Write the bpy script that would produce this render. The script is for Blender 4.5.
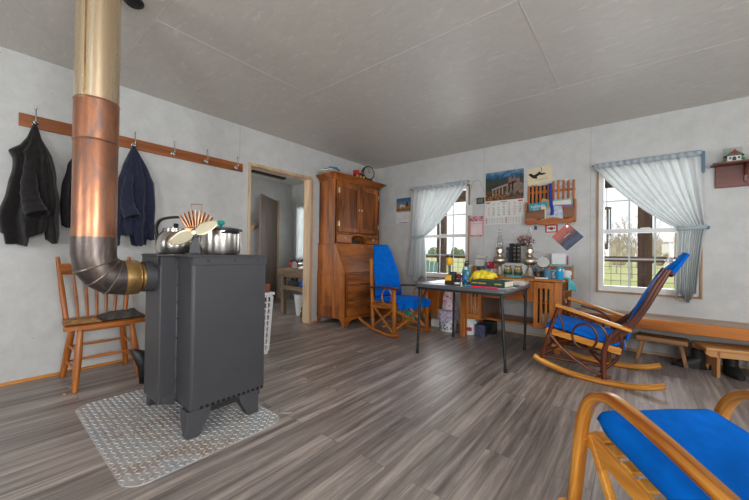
import bpy, bmesh, math, random
from mathutils import Vector, Matrix, noise
from math import sin, cos, pi, radians, sqrt, atan2
for o in list(bpy.data.objects): bpy.data.objects.remove(o, do_unlink=True)
SC = bpy.context.scene
COL = SC.collection
R = random.Random(7)

# ------------------------------------------------------------ camera, sky, light, exposure
XL, YR, H = -3.582, 4.390, 2.454          # left wall, right wall, ceiling height
XR, YB = 2.4, -2.4                        # the two walls behind the camera
F, YAW, PITCH, ROLL = 325.307, 0.683786, 0.00821661, 0.0125697
fw = Vector((-sin(YAW)*cos(PITCH), cos(YAW)*cos(PITCH), sin(PITCH)))
rt = Vector((cos(YAW), sin(YAW), 0)); up = rt.cross(fw)
r2 = rt*cos(ROLL) + up*sin(ROLL); u2 = -rt*sin(ROLL) + up*cos(ROLL)
cd = bpy.data.cameras.new('camera'); cam = bpy.data.objects.new('camera', cd); COL.objects.link(cam)
cd.sensor_width = 36; cd.sensor_fit = 'HORIZONTAL'; cd.lens = 36*F/749; cd.clip_start = 0.02; cd.clip_end = 900
mw = Matrix((r2, u2, -fw)).transposed().to_4x4(); mw.translation = (0, 0, 1); cam.matrix_world = mw
SC.camera = cam

w = bpy.data.worlds.new('sky'); SC.world = w; w.use_nodes = True
bg = w.node_tree.nodes['Background']
bg.inputs['Color'].default_value = (0.93, 0.96, 1.0, 1); bg.inputs['Strength'].default_value = 1.25

def area(name, loc, direction, sx, sy, power, color=(1, 1, 1)):
    l = bpy.data.lights.new(name, 'AREA'); l.shape = 'RECTANGLE'; l.size = sx; l.size_y = sy; l.energy = power; l.color = color
    o = bpy.data.objects.new(name, l); COL.objects.link(o); o.location = loc
    o.rotation_euler = Vector(direction).to_track_quat('-Z', 'Z').to_euler()
    return o
# fill lamps in openings added to unseen walls; daylight at the windows in view
CW = (0.95, 0.98, 1.0)
area('window_daylight', (XR+0.10, 2.75, 1.35), (-1, 0, -0.05), 1.2, 1.35, 16, CW)
area('window_daylight', (XR+0.10, 0.0, 1.35), (-1, 0, -0.05), 1.2, 1.35, 112, CW)
area('window_daylight', (-1.9, YB-0.10, 1.35), (0, 1, -0.05), 1.2, 1.35, 26, CW)
area('window_daylight', (1.0, YB-0.10, 1.35), (0, 1, -0.05), 1.2, 1.35, 85, CW)
area('window_daylight', (-2.3, YR+0.30, 1.35), (0, -1, -0.25), 0.8, 1.3, 16, (0.96, 0.98, 1))
area('window_daylight', (0.04, YR+0.30, 1.35), (0, -1, -0.25), 0.8, 1.3, 16, (0.96, 0.98, 1))
area('window_daylight', (-5.35, YR+0.25, 1.4), (0, -1, -0.1), 0.8, 1.2, 30, (0.96, 0.98, 1))
area('window_daylight', (-4.85, 0.62, 1.4), (0, 1, -0.05), 0.9, 1.1, 26, CW)  # added fill for the back room, set in an unseen wall

SC.view_settings.view_transform = 'Standard'; SC.view_settings.look = 'None'
SC.view_settings.exposure = 0.0; SC.view_settings.gamma = 1.0; SC.view_settings.use_curve_mapping = False

# ------------------------------------------------------------ materials
MATS = {}
def lin(c):
    return tuple(((v/255)/12.92 if v/255 <= .04045 else ((v/255+.055)/1.055)**2.4) for v in c)
def newmat(name):
    m = bpy.data.materials.new(name); m.use_nodes = True; nt = m.node_tree
    return m, nt, nt.nodes['Principled BSDF']
def N(nt, typ, **kw):
    n = nt.nodes.new(typ)
    for k, v in kw.items():
        if k in n.inputs: n.inputs[k].default_value = v
        else: setattr(n, k, v)
    return n
def coords(nt, scale=(1, 1, 1), rot=(0, 0, 0), kind='Object'):
    tc = N(nt, 'ShaderNodeTexCoord'); mp = N(nt, 'ShaderNodeMapping')
    mp.inputs['Scale'].default_value = scale; mp.inputs['Rotation'].default_value = rot
    nt.links.new(tc.outputs[kind], mp.inputs['Vector']); return mp
def ramp(nt, fac, stops):
    r = N(nt, 'ShaderNodeValToRGB'); e = r.color_ramp.elements
    while len(e) < len(stops): e.new(0.5)
    for i, (p, c) in enumerate(stops): e[i].position = p; e[i].color = (*c[:3], 1)
    nt.links.new(fac, r.inputs[0]); return r
def bump(nt, b, h, strength=0.2, dist=0.01):
    n = N(nt, 'ShaderNodeBump'); n.inputs['Strength'].default_value = strength; n.inputs['Distance'].default_value = dist
    nt.links.new(h, n.inputs['Height']); nt.links.new(n.outputs[0], b.inputs['Normal'])
def mat(name, c, rough=0.6, metal=0.0, var=0.12, scale=8, bmp=0.0, spec=0.5, sheen=0.0):
    """plain coloured material with soft procedural variation; c is sRGB 0-255"""
    if name in MATS: return MATS[name]
    m, nt, b = newmat(name); c = lin(c)
    mp = coords(nt, (scale,)*3); n = N(nt, 'ShaderNodeTexNoise', Scale=1.0, Detail=5.0)
    nt.links.new(mp.outputs[0], n.inputs['Vector'])
    r = ramp(nt, n.outputs['Fac'], [(0.3, [v*(1-var) for v in c]), (0.7, [min(1, v*(1+var)) for v in c])])
    nt.links.new(r.outputs[0], b.inputs['Base Color'])
    b.inputs['Roughness'].default_value = rough; b.inputs['Metallic'].default_value = metal
    b.inputs['Specular IOR Level'].default_value = spec
    if sheen: b.inputs['Sheen Weight'].default_value = sheen
    if bmp: bump(nt, b, n.outputs['Fac'], bmp, 0.01)
    MATS[name] = m; return m
def wood(name, dark, light, axis='Z', rough=0.4, scale=1.0, worn=None, bmp=0.06):
    key = name + '_' + axis
    if key in MATS: return MATS[key]
    m, nt, b = newmat(key); d, l = lin(dark), lin(light)
    U = axis == 'U'; ix = 0 if U else 'XYZ'.index(axis); kd = 'UV' if U else 'Object'
    s = [26*scale]*3; s[ix] = 1.6*scale
    mp = coords(nt, s, kind=kd); n = N(nt, 'ShaderNodeTexNoise', Scale=1.0, Detail=6.0, Roughness=0.65, Distortion=0.8)
    nt.links.new(mp.outputs[0], n.inputs['Vector'])
    s2 = [5*scale]*3; s2[ix] = 0.9*scale
    if U: s[1] = 60*scale; s2[1] = 16*scale; s[0] = 3*scale
    mp2 = coords(nt, s2, kind=kd); n2 = N(nt, 'ShaderNodeTexNoise', Scale=1.0, Detail=3.0, Distortion=1.6)
    nt.links.new(mp2.outputs[0], n2.inputs['Vector'])
    mx = N(nt, 'ShaderNodeMath', operation='MULTIPLY_ADD'); mx.inputs[1].default_value = 0.6
    nt.links.new(n2.outputs['Fac'], mx.inputs[0])
    mm = N(nt, 'ShaderNodeMath', operation='MULTIPLY'); mm.inputs[1].default_value = 0.4
    nt.links.new(n.outputs['Fac'], mm.inputs[0]); nt.links.new(mm.outputs[0], mx.inputs[2])
    mid = [(a+b_)/2 for a, b_ in zip(d, l)]
    r = ramp(nt, mx.outputs[0], [(0.36, d), (0.48, mid), (0.58, l)])
    nt.links.new(r.outputs[0], b.inputs['Base Color'])
    b.inputs['Roughness'].default_value = rough; bump(nt, b, n.outputs['Fac'], bmp, 0.004)
    MATS[key] = m; return m

def glass_mat():
    m, nt, b = newmat('window_glass'); nt.nodes.remove(b)
    out = nt.nodes['Material Output']; t = N(nt, 'ShaderNodeBsdfTransparent'); g = N(nt, 'ShaderNodeBsdfGlossy', Roughness=0.02)
    mx = N(nt, 'ShaderNodeMixShader'); lw = N(nt, 'ShaderNodeFresnel', IOR=1.3)
    nt.links.new(lw.outputs[0], mx.inputs[0]); nt.links.new(t.outputs[0], mx.inputs[1]); nt.links.new(g.outputs[0], mx.inputs[2])
    nt.links.new(mx.outputs[0], out.inputs[0]); return m
def clear_mat(name, tint=(1, 1, 1), gl=0.12, blend=0.35):
    m, nt, b = newmat(name); nt.nodes.remove(b); out = nt.nodes['Material Output']
    t = N(nt, 'ShaderNodeBsdfTransparent'); t.inputs[0].default_value = (*tint, 1)
    g = N(nt, 'ShaderNodeBsdfGlossy', Roughness=0.05); mx = N(nt, 'ShaderNodeMixShader')
    lw = N(nt, 'ShaderNodeLayerWeight', Blend=blend); nt.links.new(lw.outputs['Facing'], mx.inputs[0])
    nt.links.new(t.outputs[0], mx.inputs[1]); nt.links.new(g.outputs[0], mx.inputs[2]); nt.links.new(mx.outputs[0], out.inputs[0]); return m
def sheer_mat(name, c):
    m, nt, b = newmat(name); nt.nodes.remove(b); out = nt.nodes['Material Output']; c = lin(c)
    d = N(nt, 'ShaderNodeBsdfDiffuse'); t = N(nt, 'ShaderNodeBsdfTranslucent'); tr = N(nt, 'ShaderNodeBsdfTransparent')
    d.inputs[0].default_value = (*c, 1); t.inputs[0].default_value = (*c, 1)
    a = N(nt, 'ShaderNodeMixShader'); a.inputs[0].default_value = 0.28
    e = N(nt, 'ShaderNodeMixShader'); e.inputs[0].default_value = 0.16
    wv = N(nt, 'ShaderNodeTexNoise', Scale=260.0); 
    r = ramp(nt, wv.outputs['Fac'], [(0.2, [v*.9 for v in c]), (0.8, c)]); nt.links.new(r.outputs[0], d.inputs[0])
    nt.links.new(d.outputs[0], a.inputs[1]); nt.links.new(t.outputs[0], a.inputs[2])
    nt.links.new(a.outputs[0], e.inputs[1]); nt.links.new(tr.outputs[0], e.inputs[2]); nt.links.new(e.outputs[0], out.inputs[0]); return m

def floor_mat():
    m, nt, b = newmat('grey_plank_floor')
    mp = coords(nt, (1, 1, 1), (0, 0, radians(90)))
    br = N(nt, 'ShaderNodeTexBrick'); br.offset = 0.37; br.offset_frequency = 2
    for k, v in {'Scale': 1.0, 'Mortar Size': 0.0012, 'Mortar Smooth': 0.1, 'Bias': 0.0, 'Brick Width': 1.22, 'Row Height': 0.152}.items(): br.inputs[k].default_value = v
    br.inputs['Color1'].default_value = (0, 0, 0, 1); br.inputs['Color2'].default_value = (1, 1, 1, 1); br.inputs['Mortar'].default_value = (0.5, 0.5, 0.5, 1)
    nt.links.new(mp.outputs[0], br.inputs['Vector'])
    mp2 = coords(nt, (30, 1.6, 1)); n = N(nt, 'ShaderNodeTexNoise', Scale=1.0, Detail=7.0, Roughness=0.7, Distortion=0.5)
    # each plank gets its own grain offset
    ad = N(nt, 'ShaderNodeVectorMath', operation='ADD'); sc = N(nt, 'ShaderNodeVectorMath', operation='SCALE'); sc.inputs['Scale'].default_value = 37.0
    nt.links.new(br.outputs['Color'], sc.inputs[0]); nt.links.new(mp2.outputs[0], ad.inputs[0]); nt.links.new(sc.outputs[0], ad.inputs[1])
    nt.links.new(ad.outputs[0], n.inputs['Vector'])
    mp3 = coords(nt, (13, 0.6, 1)); n3 = N(nt, 'ShaderNodeTexNoise', Scale=1.0, Detail=3.0, Distortion=0.7)
    ad3 = N(nt, 'ShaderNodeVectorMath', operation='ADD'); nt.links.new(mp3.outputs[0], ad3.inputs[0]); nt.links.new(sc.outputs[0], ad3.inputs[1])
    nt.links.new(ad3.outputs[0], n3.inputs['Vector'])
    f1 = N(nt, 'ShaderNodeMath', operation='MULTIPLY_ADD'); f1.inputs[1].default_value = 0.58; nt.links.new(n.outputs['Fac'], f1.inputs[0])
    f2 = N(nt, 'ShaderNodeMath', operation='MULTIPLY_ADD'); f2.inputs[1].default_value = 0.36; nt.links.new(n3.outputs['Fac'], f2.inputs[0])
    f3 = N(nt, 'ShaderNodeMath', operation='MULTIPLY'); f3.inputs[1].default_value = 0.06; nt.links.new(br.outputs['Color'], f3.inputs[0])
    nt.links.new(f3.outputs[0], f2.inputs[2]); nt.links.new(f2.outputs[0], f1.inputs[2])
    r = ramp(nt, f1.outputs[0], [(0.36, lin((100, 91, 87))), (0.50, lin((146, 135, 129))), (0.66, lin((202, 188, 179)))])
    mo = N(nt, 'ShaderNodeMix', data_type='RGBA'); nt.links.new(br.outputs['Fac'], mo.inputs[0])
    nt.links.new(r.outputs[0], mo.inputs[6]); mo.inputs[7].default_value = (*lin((112, 103, 100)), 1)
    nt.links.new(mo.outputs[2], b.inputs['Base Color'])
    rr = ramp(nt, n.outputs['Fac'], [(0.2, (0.30,)*3), (0.8, (0.44,)*3)]); nt.links.new(rr.outputs[0], b.inputs['Roughness'])
    bump(nt, b, n.outputs['Fac'], 0.05, 0.004); return m
def panel_mat(name, c, speck, bs):
    m, nt, b = newmat(name); c = lin(c)
    mp = coords(nt, (7, 7, 7)); n = N(nt, 'ShaderNodeTexNoise', Scale=1.0, Detail=8.0, Roughness=0.75)
    nt.links.new(mp.outputs[0], n.inputs['Vector'])
    mp2 = coords(nt, (60, 60, 60)); n2 = N(nt, 'ShaderNodeTexNoise', Scale=1.0, Detail=4.0); nt.links.new(mp2.outputs[0], n2.inputs['Vector'])
    r = ramp(nt, n.outputs['Fac'], [(0.32, [v*.86 for v in c]), (0.5, [v*.95 for v in c]), (0.68, [min(1, v*1.03) for v in c])])
    v = N(nt, 'ShaderNodeTexVoronoi', Scale=2.2); mp3 = coords(nt, (4, 4, 4)); nt.links.new(mp3.outputs[0], v.inputs['Vector'])
    sp = ramp(nt, v.outputs['Distance'], [(0.02, (1, 1, 1)), (0.045, (0, 0, 0))])
    mo = N(nt, 'ShaderNodeMix', data_type='RGBA'); nt.links.new(sp.outputs[0], mo.inputs[0]); nt.links.new(r.outputs[0], mo.inputs[6])
    mo.inputs[7].default_value = (*lin(speck), 1); nt.links.new(mo.outputs[2], b.inputs['Base Color'])
    b.inputs['Roughness'].default_value = 0.62; bump(nt, b, n2.outputs['Fac'], bs, 0.006); return m
def ceil_mat():
    m, nt, b = newmat('ceiling_paint')
    mp = coords(nt, (5, 13, 5), (0, 0, 0.5)); n = N(nt, 'ShaderNodeTexNoise', Scale=1.0, Detail=9.0, Roughness=0.8, Distortion=1.5)
    nt.links.new(mp.outputs[0], n.inputs['Vector'])
    mp2 = coords(nt, (14, 50, 14), (0, 0, 0.7)); n2 = N(nt, 'ShaderNodeTexNoise', Scale=1.0, Detail=6.0, Roughness=0.8); nt.links.new(mp2.outputs[0], n2.inputs['Vector'])
    c = lin((212, 208, 200))
    r = ramp(nt, n.outputs['Fac'], [(0.3, [v*.88 for v in c]), (0.6, c), (0.72, [min(1, v*1.1) for v in c])])
    nt.links.new(r.outputs[0], b.inputs['Base Color'])
    mp4 = coords(nt, (10, 34, 10), (0, 0, 0.9)); n4 = N(nt, 'ShaderNodeTexNoise', Scale=1.0, Detail=3.0, Roughness=0.6); nt.links.new(mp4.outputs[0], n4.inputs['Vector'])
    fl = ramp(nt, n4.outputs['Fac'], [(0.61, (0, 0, 0)), (0.68, (0.75, 0.75, 0.75))])
    mo = N(nt, 'ShaderNodeMix', data_type='RGBA'); nt.links.new(fl.outputs[0], mo.inputs[0]); nt.links.new(r.outputs[0], mo.inputs[6]); mo.inputs[7].default_value = (*lin((226, 222, 212)), 1)
    nt.links.new(mo.outputs[2], b.inputs['Base Color'])
    rr = ramp(nt, n2.outputs['Fac'], [(0.4, (0.55,)*3), (0.62, (0.32,)*3)]); nt.links.new(rr.outputs[0], b.inputs['Roughness'])
    bump(nt, b, n2.outputs['Fac'], 0.22, 0.006); return m
def copper_mat(name, base, dark, light, rough=0.28, bs=0.25, zs=3.2):
    m, nt, b = newmat(name)
    mp = coords(nt, (9, 9, zs)); n = N(nt, 'ShaderNodeTexNoise', Scale=1.0, Detail=6.0, Roughness=0.65, Distortion=1.2); nt.links.new(mp.outputs[0], n.inputs['Vector'])
    r = ramp(nt, n.outputs['Fac'], [(0.3, lin(dark)), (0.5, lin(base)), (0.7, lin(light))]); nt.links.new(r.outputs[0], b.inputs['Base Color'])
    b.inputs['Metallic'].default_value = 0.9
    rr = ramp(nt, n.outputs['Fac'], [(0.3, (rough+.2,)*3), (0.7, (rough,)*3)]); nt.links.new(rr.outputs[0], b.inputs['Roughness'])
    bump(nt, b, n.outputs['Fac'], bs, 0.008); return m
def tread_mat():
    m, nt, b = newmat('dusty_steel_plate')
    mp = coords(nt, (3.2, 3.2, 3.2)); n = N(nt, 'ShaderNodeTexNoise', Scale=1.0, Detail=7.0, Roughness=0.7); nt.links.new(mp.outputs[0], n.inputs['Vector'])
    r = ramp(nt, n.outputs['Fac'], [(0.38, lin((182, 185, 190))), (0.52, lin((188, 184, 180))), (0.60, lin((160, 144, 132)))]); nt.links.new(r.outputs[0], b.inputs['Base Color'])
    mr = ramp(nt, n.outputs['Fac'], [(0.42, (0.45,)*3), (0.6, (0.05,)*3)]); nt.links.new(mr.outputs[0], b.inputs['Metallic'])
    b.inputs['Roughness'].default_value = 0.42; return m
def flame_picture(name, stops, scale=6.0, dist=2.0, axis_mix=None):
    """printed picture: bands of colour broken up by noise, along the sheet's own height"""
    m, nt, b = newmat(name); mp = coords(nt, (1, 1, 1), kind='Generated'); sep = N(nt, 'ShaderNodeSeparateXYZ'); nt.links.new(mp.outputs[0], sep.inputs[0])
    n = N(nt, 'ShaderNodeTexNoise', Scale=scale, Detail=8.0, Roughness=0.75, Distortion=dist); nt.links.new(mp.outputs[0], n.inputs['Vector'])
    a = N(nt, 'ShaderNodeMath', operation='MULTIPLY_ADD'); a.inputs[1].default_value = 0.75; a.inputs[2].default_value = -0.37; nt.links.new(n.outputs['Fac'], a.inputs[0])
    s = N(nt, 'ShaderNodeMath', operation='ADD'); nt.links.new(a.outputs[0], s.inputs[0]); nt.links.new(sep.outputs['Z'], s.inputs[1])
    r = ramp(nt, s.outputs[0], [(p, lin(c)) for p, c in stops]); nt.links.new(r.outputs[0], b.inputs['Base Color']); b.inputs['Roughness'].default_value = 0.35; return m

# ------------------------------------------------------------ mesh helpers
class M:
    def __init__(s): s.bm = bmesh.new()
    def box(s, x0, x1, y0, y1, z0, z1, mtx=None):
        r = bmesh.ops.create_cube(s.bm, size=1.0)
        t = Matrix.Translation(((x0+x1)/2, (y0+y1)/2, (z0+z1)/2)) @ Matrix.Diagonal((abs(x1-x0), abs(y1-y0), abs(z1-z0), 1))
        if mtx: t = mtx @ t
        bmesh.ops.transform(s.bm, matrix=t, verts=r['verts']); return s
    def bar(s, p0, p1, w, t, up=(0, 0, 1)):
        """rectangular bar p0->p1; w across (side), t along up"""
        p0, p1 = Vector(p0), Vector(p1); d = p1-p0; L = d.length; d.normalize(); up = Vector(up)
        if abs(d.dot(up)) > .99: up = Vector((1, 0, 0))
        sd = d.cross(up).normalized(); un = sd.cross(d)
        m = Matrix((d, sd, un)).transposed().to_4x4(); m.translation = (p0+p1)/2
        r = bmesh.ops.create_cube(s.bm, size=1.0)
        bmesh.ops.transform(s.bm, matrix=m @ Matrix.Diagonal((L, w, t, 1)), verts=r['verts']); return s
    def ring_loft(s, rings, closed=False, caps=True):
        V = [[s.bm.verts.new(p) for p in rg] for rg in rings]; n = len(V[0]); k = len(V)
        uv = s.bm.loops.layers.uv.verify(); L = 0.0; off = len(s.bm.verts)*.37
        for i in range(k if closed else k-1):
            a, b = V[i], V[(i+1) % k]; ca = sum((v.co for v in a), Vector())/n; cb = sum((v.co for v in b), Vector())/n
            L2 = L+(cb-ca).length; g = [0.0]
            for j in range(n): g.append(g[-1]+(a[(j+1) % n].co-a[j].co).length)
            for j in range(n):
                f = s.bm.faces.new((a[j], a[(j+1) % n], b[(j+1) % n], b[j]))
                for lp, q in zip(f.loops, ((L, g[j]), (L, g[j+1]), (L2, g[j+1]), (L2, g[j]))): lp[uv].uv = (q[0]+off, q[1])
            L = L2
        if caps and not closed:
            s.bm.faces.new(list(reversed(V[0]))); s.bm.faces.new(V[-1])
        return s
    def tube(s, pts, r, seg=8, closed=False, caps=True):
        pts = [Vector(p) for p in pts]; n = len(pts); rings = []; prev = None
        for i, p in enumerate(pts):
            if closed: t = (pts[(i+1) % n]-pts[i-1]).normalized()
            else: t = (pts[min(i+1, n-1)]-pts[max(i-1, 0)]).normalized()
            if prev is None:
                a = Vector((0, 0, 1)) if abs(t.z) < .9 else Vector((1, 0, 0)); u = t.cross(a).normalized()
            else: u = (prev-t*prev.dot(t)).normalized()
            prev = u; v = t.cross(u); rr = r[i] if isinstance(r, (list, tuple)) else r
            rings.append([p+u*cos(2*pi*j/seg)*rr+v*sin(2*pi*j/seg)*rr for j in range(seg)])
        return s.ring_loft(rings, closed, caps)
    def cyl(s, p0, p1, r0, r1=None, seg=14): return s.tube([p0, p1], [r0, r0 if r1 is None else r1], seg)
    def lathe(s, prof, c=(0, 0, 0), seg=24, mtx=None, caps=True):
        c = Vector(c); rings = []
        for r, z in prof:
            r = max(r, 1e-4); rg = [Vector((r*cos(2*pi*j/seg), r*sin(2*pi*j/seg), z)) for j in range(seg)]
            rings.append([(mtx @ p if mtx else p)+c for p in rg])
        return s.ring_loft(rings, False, caps)
    def prism(s, poly, d0, d1, plane='XZ'):
        f = {'XZ': lambda a, b, d: (a, d, b), 'YZ': lambda a, b, d: (d, a, b), 'XY': lambda a, b, d: (a, b, d)}[plane]
        n = len(poly); A = [s.bm.verts.new(f(a, b, d0)) for a, b in poly]; B = [s.bm.verts.new(f(a, b, d1)) for a, b in poly]
        for i in range(n): s.bm.faces.new((A[i], A[(i+1) % n], B[(i+1) % n], B[i]))
        s.bm.faces.new(list(reversed(A))); s.bm.faces.new(B); return s
    def sweep(s, pts, w, t, side=(0, 1, 0), ch=0.25):
        """flat bent strip: width w along side, thickness t across the path, chamfered"""
        pts = [Vector(p) for p in pts]; side = Vector(side).normalized(); n = len(pts); rings = []
        for i, p in enumerate(pts):
            tg = (pts[min(i+1, n-1)]-pts[max(i-1, 0)]).normalized(); sd = (side-tg*side.dot(tg)).normalized(); nm = tg.cross(sd)
            W = (w[i] if isinstance(w, (list, tuple)) else w)/2; T = (t[i] if isinstance(t, (list, tuple)) else t)/2; c = min(W, T)*ch*2
            c = min(c, W*.9, T*.9)
            rings.append([p+sd*a+nm*b for a, b in ((W, T-c), (W-c, T), (-W+c, T), (-W, T-c), (-W, -T+c), (-W+c, -T), (W-c, -T), (W, -T+c))])
        return s.ring_loft(rings)
    def grid(s, fn, nu, nv, wrap_u=False):
        V = [[s.bm.verts.new(fn(i/(nu if wrap_u else nu-1), j/(nv-1))) for j in range(nv)] for i in range(nu)]
        for i in range(nu if wrap_u else nu-1):
            a, b = V[i], V[(i+1) % nu]
            for j in range(nv-1): s.bm.faces.new((a[j], b[j], b[j+1], a[j+1]))
        return s
    def pad(s, fn, thick, nu=18, nv=22, pw=5.0):
        """stuffed cushion: fn(u,v) -> (position, normal) of its middle surface"""
        def prof(u, v):
            a = max(0, 1-abs(2*u-1)**pw); b = max(0, 1-abs(2*v-1)**pw); return sqrt(a*b)
        f = [[None]*nv for _ in range(nu)]; b = [[None]*nv for _ in range(nu)]
        for i in range(nu):
            for j in range(nv):
                u = .5-.5*cos(pi*i/(nu-1)); v = .5-.5*cos(pi*j/(nv-1)); u = .5*u+.5*i/(nu-1); v = .5*v+.5*j/(nv-1)
                p, nr = fn(u, v); h = thick/2*prof(u, v); edge = i in (0, nu-1) or j in (0, nv-1)
                f[i][j] = s.bm.verts.new(p+nr*h); b[i][j] = f[i][j] if edge else s.bm.verts.new(p-nr*h)
        for i in range(nu-1):
            for j in range(nv-1):
                s.bm.faces.new((f[i][j], f[i+1][j], f[i+1][j+1], f[i][j+1]))
                q = (b[i][j], b[i][j+1], b[i+1][j+1], b[i+1][j])
                if len(set(q)) >= 3 and not all(x in (f[i][j], f[i+1][j], f[i+1][j+1], f[i][j+1]) for x in q): s.bm.faces.new(q)
        return s
    def ball(s, c, rx, ry=None, rz=None, seg=16, rings=10):
        ry = ry or rx; rz = rz or rx
        r = bmesh.ops.create_uvsphere(s.bm, u_segments=seg, v_segments=rings, radius=1)
        bmesh.ops.transform(s.bm, matrix=Matrix.Translation(c) @ Matrix.Diagonal((rx, ry, rz, 1)), verts=r['verts']); return s
    def move(s, mtx): bmesh.ops.transform(s.bm, matrix=mtx, verts=s.bm.verts[:]); return s
    def build(s, name, m, parent=None, smooth=35, bevel=0.0, solid=0.0, seg=2, sub=0):
        bmesh.ops.recalc_face_normals(s.bm, faces=s.bm.faces[:])
        me = bpy.data.meshes.new(name); s.bm.to_mesh(me); s.bm.free()
        if smooth:
            for p in me.polygons: p.use_smooth = True
            me.set_sharp_from_angle(angle=radians(smooth))
        if m: me.materials.append(m)
        o = bpy.data.objects.new(name, me); COL.objects.link(o)
        if parent: o.parent = parent
        if solid: md = o.modifiers.new('thickness', 'SOLIDIFY'); md.thickness = solid; md.offset = 0
        if bevel: md = o.modifiers.new('bevel', 'BEVEL'); md.width = bevel; md.segments = seg; md.limit_method = 'ANGLE'; md.angle_limit = radians(40)
        if sub: md = o.modifiers.new('sub', 'SUBSURF'); md.levels = sub; md.render_levels = sub
        return o
def tag(o, label, cat, group=None):
    o['label'] = label; o['category'] = cat
    if group: o['group'] = group
    return o
def thing(name, label, cat, loc=(0, 0, 0), rotz=0.0, group=None):
    o = bpy.data.objects.new(name, None); COL.objects.link(o); o.location = loc; o.rotation_euler = (0, 0, rotz); o.empty_display_size = .1
    return tag(o, label, cat, group)
def struct(o): o['kind'] = 'structure'; return o
def put(o, loc, rotz=0.0, rot=None):
    o.location = loc; o.rotation_euler = rot or (0, 0, rotz); return o
def dup(root, loc, rotz, label=None, group=None):
    r = root.copy(); COL.objects.link(r); r.location = loc; r.rotation_euler = (0, 0, rotz)
    if label: r['label'] = label
    if group: r['group'] = group
    for ch in list(root.children):
        c = ch.copy(); COL.objects.link(c); c.parent = r
        for g in list(ch.children):
            d = g.copy(); COL.objects.link(d); d.parent = c
    return r
def arc(c, r, a0, a1, n, plane='XZ', off=0.0):
    out = []
    for i in range(n+1):
        a = radians(a0+(a1-a0)*i/n); p, q = c[0]+r*cos(a), c[1]+r*sin(a)
        out.append({'XZ': (p, off, q), 'YZ': (off, p, q), 'XY': (p, q, off)}[plane])
    return out
def spline(pts, n=6):
    """Catmull-Rom through pts"""
    P = [Vector(p) for p in pts]; P = [2*P[0]-P[1]]+P+[2*P[-1]-P[-2]]; out = []
    for i in range(1, len(P)-2):
        a, b, c, d = P[i-1:i+3]
        for k in range(n):
            t = k/n; out.append(.5*((2*b)+(c-a)*t+(2*a-5*b+4*c-d)*t*t+(3*b-a-3*c+d)*t**3))
    out.append(P[-2]); return out
def text(name, s, size, m, parent, loc, rot, align='CENTER', depth=0.0004):
    cu = bpy.data.curves.new(name, 'FONT'); cu.body = s; cu.size = size; cu.align_x = align; cu.align_y = 'CENTER'; cu.extrude = depth; cu.resolution_u = 2
    t = bpy.data.objects.new(name, cu); COL.objects.link(t); bpy.context.view_layer.update()
    me = bpy.data.meshes.new_from_object(t.evaluated_get(bpy.context.evaluated_depsgraph_get())); bpy.data.objects.remove(t)
    o = bpy.data.objects.new(name, me); COL.objects.link(o); me.materials.clear(); me.materials.append(m); o.parent = parent; o.location = loc; o.rotation_euler = rot
    return o

# material palette
WHITEV = mat('white_vinyl', (226, 226, 224), 0.4, var=.03)
OAKZ = wood('oak_stain', (88, 42, 10), (178, 102, 38), 'Z'); OAKY = wood('oak_stain', (88, 42, 10), (178, 102, 38), 'Y'); OAKX = wood('oak_stain', (88, 42, 10), (178, 102, 38), 'X')
DSKZ = wood('desk_oak', (140, 72, 16), (196, 118, 42), 'Z'); DSKX = wood('desk_oak', (140, 72, 16), (196, 118, 42), 'X'); DSKY = wood('desk_oak', (140, 72, 16), (196, 118, 42), 'Y')
HONX = wood('honey_wood', (168, 88, 14), (232, 162, 66), 'X', 0.28); HONZ = wood('honey_wood', (168, 88, 14), (232, 162, 66), 'Z', 0.28); HONY = wood('honey_wood', (168, 88, 14), (232, 162, 66), 'Y', 0.28)
RKX = wood('rocker_wood', (142, 72, 18), (204, 124, 44), 'X', 0.3); RKZ = wood('rocker_wood', (142, 72, 18), (204, 124, 44), 'Z', 0.3)
TWIG = wood('dark_twig', (34, 16, 10), (128, 62, 30), 'Z', 0.32, 1.4)
HONU = wood('honey_wood', (146, 70, 8), (236, 166, 70), 'U', 0.28); RKU = wood('rocker_wood', (142, 72, 18), (204, 124, 44), 'U', 0.3); TWIGU = wood('dark_twig', (22, 10, 7), (116, 54, 24), 'U', 0.32, 1.0); CHU = wood('chair_maple', (128, 66, 18), (190, 112, 46), 'U', 0.35)
DKARM = wood('dark_arm', (70, 38, 24), (112, 66, 40), 'X', 0.3)
CHZ = wood('chair_maple', (128, 66, 18), (190, 112, 46), 'Z', 0.35); CHY = wood('chair_maple', (128, 66, 18), (190, 112, 46), 'Y', 0.35)
RAILW = wood('hook_rail_wood', (112, 58, 22), (166, 94, 42), 'Y', 0.4)
RAWZ = wood('raw_pine', (176, 142, 108), (216, 186, 152), 'Z', 0.6); RAWY = wood('raw_pine', (176, 142, 108), (216, 186, 152), 'Y', 0.6); RAWX = wood('raw_pine', (176, 142, 108), (216, 186, 152), 'X', 0.6)
PINEX = wood('pine_stool', (176, 116, 62), (214, 158, 100), 'X', 0.45); PINEZ = wood('pine_stool', (176, 116, 62), (214, 158, 100), 'Z', 0.45)
RUSX = wood('rustic_wood', (112, 76, 48), (176, 128, 84), 'X', 0.6); RUSZ = wood('rustic_wood', (112, 76, 48), (176, 128, 84), 'Z', 0.6)
BENX = wood('bench_wood', (86, 38, 6), (206, 122, 36), 'X', 0.35, 0.6); BENTOP = wood('bench_worn_top', (150, 112, 80), (190, 156, 124), 'X', 0.35)
MAHX = wood('mahogany', (76, 34, 26), (116, 58, 44), 'X', 0.35); MAHZ = wood('mahogany', (76, 34, 26), (116, 58, 44), 'Z', 0.35)
OLDX = wood('old_board', (84, 66, 50), (142, 116, 90), 'X', 0.75); OLDZ = wood('old_board', (84, 66, 50), (142, 116, 90), 'Z', 0.75)
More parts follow.
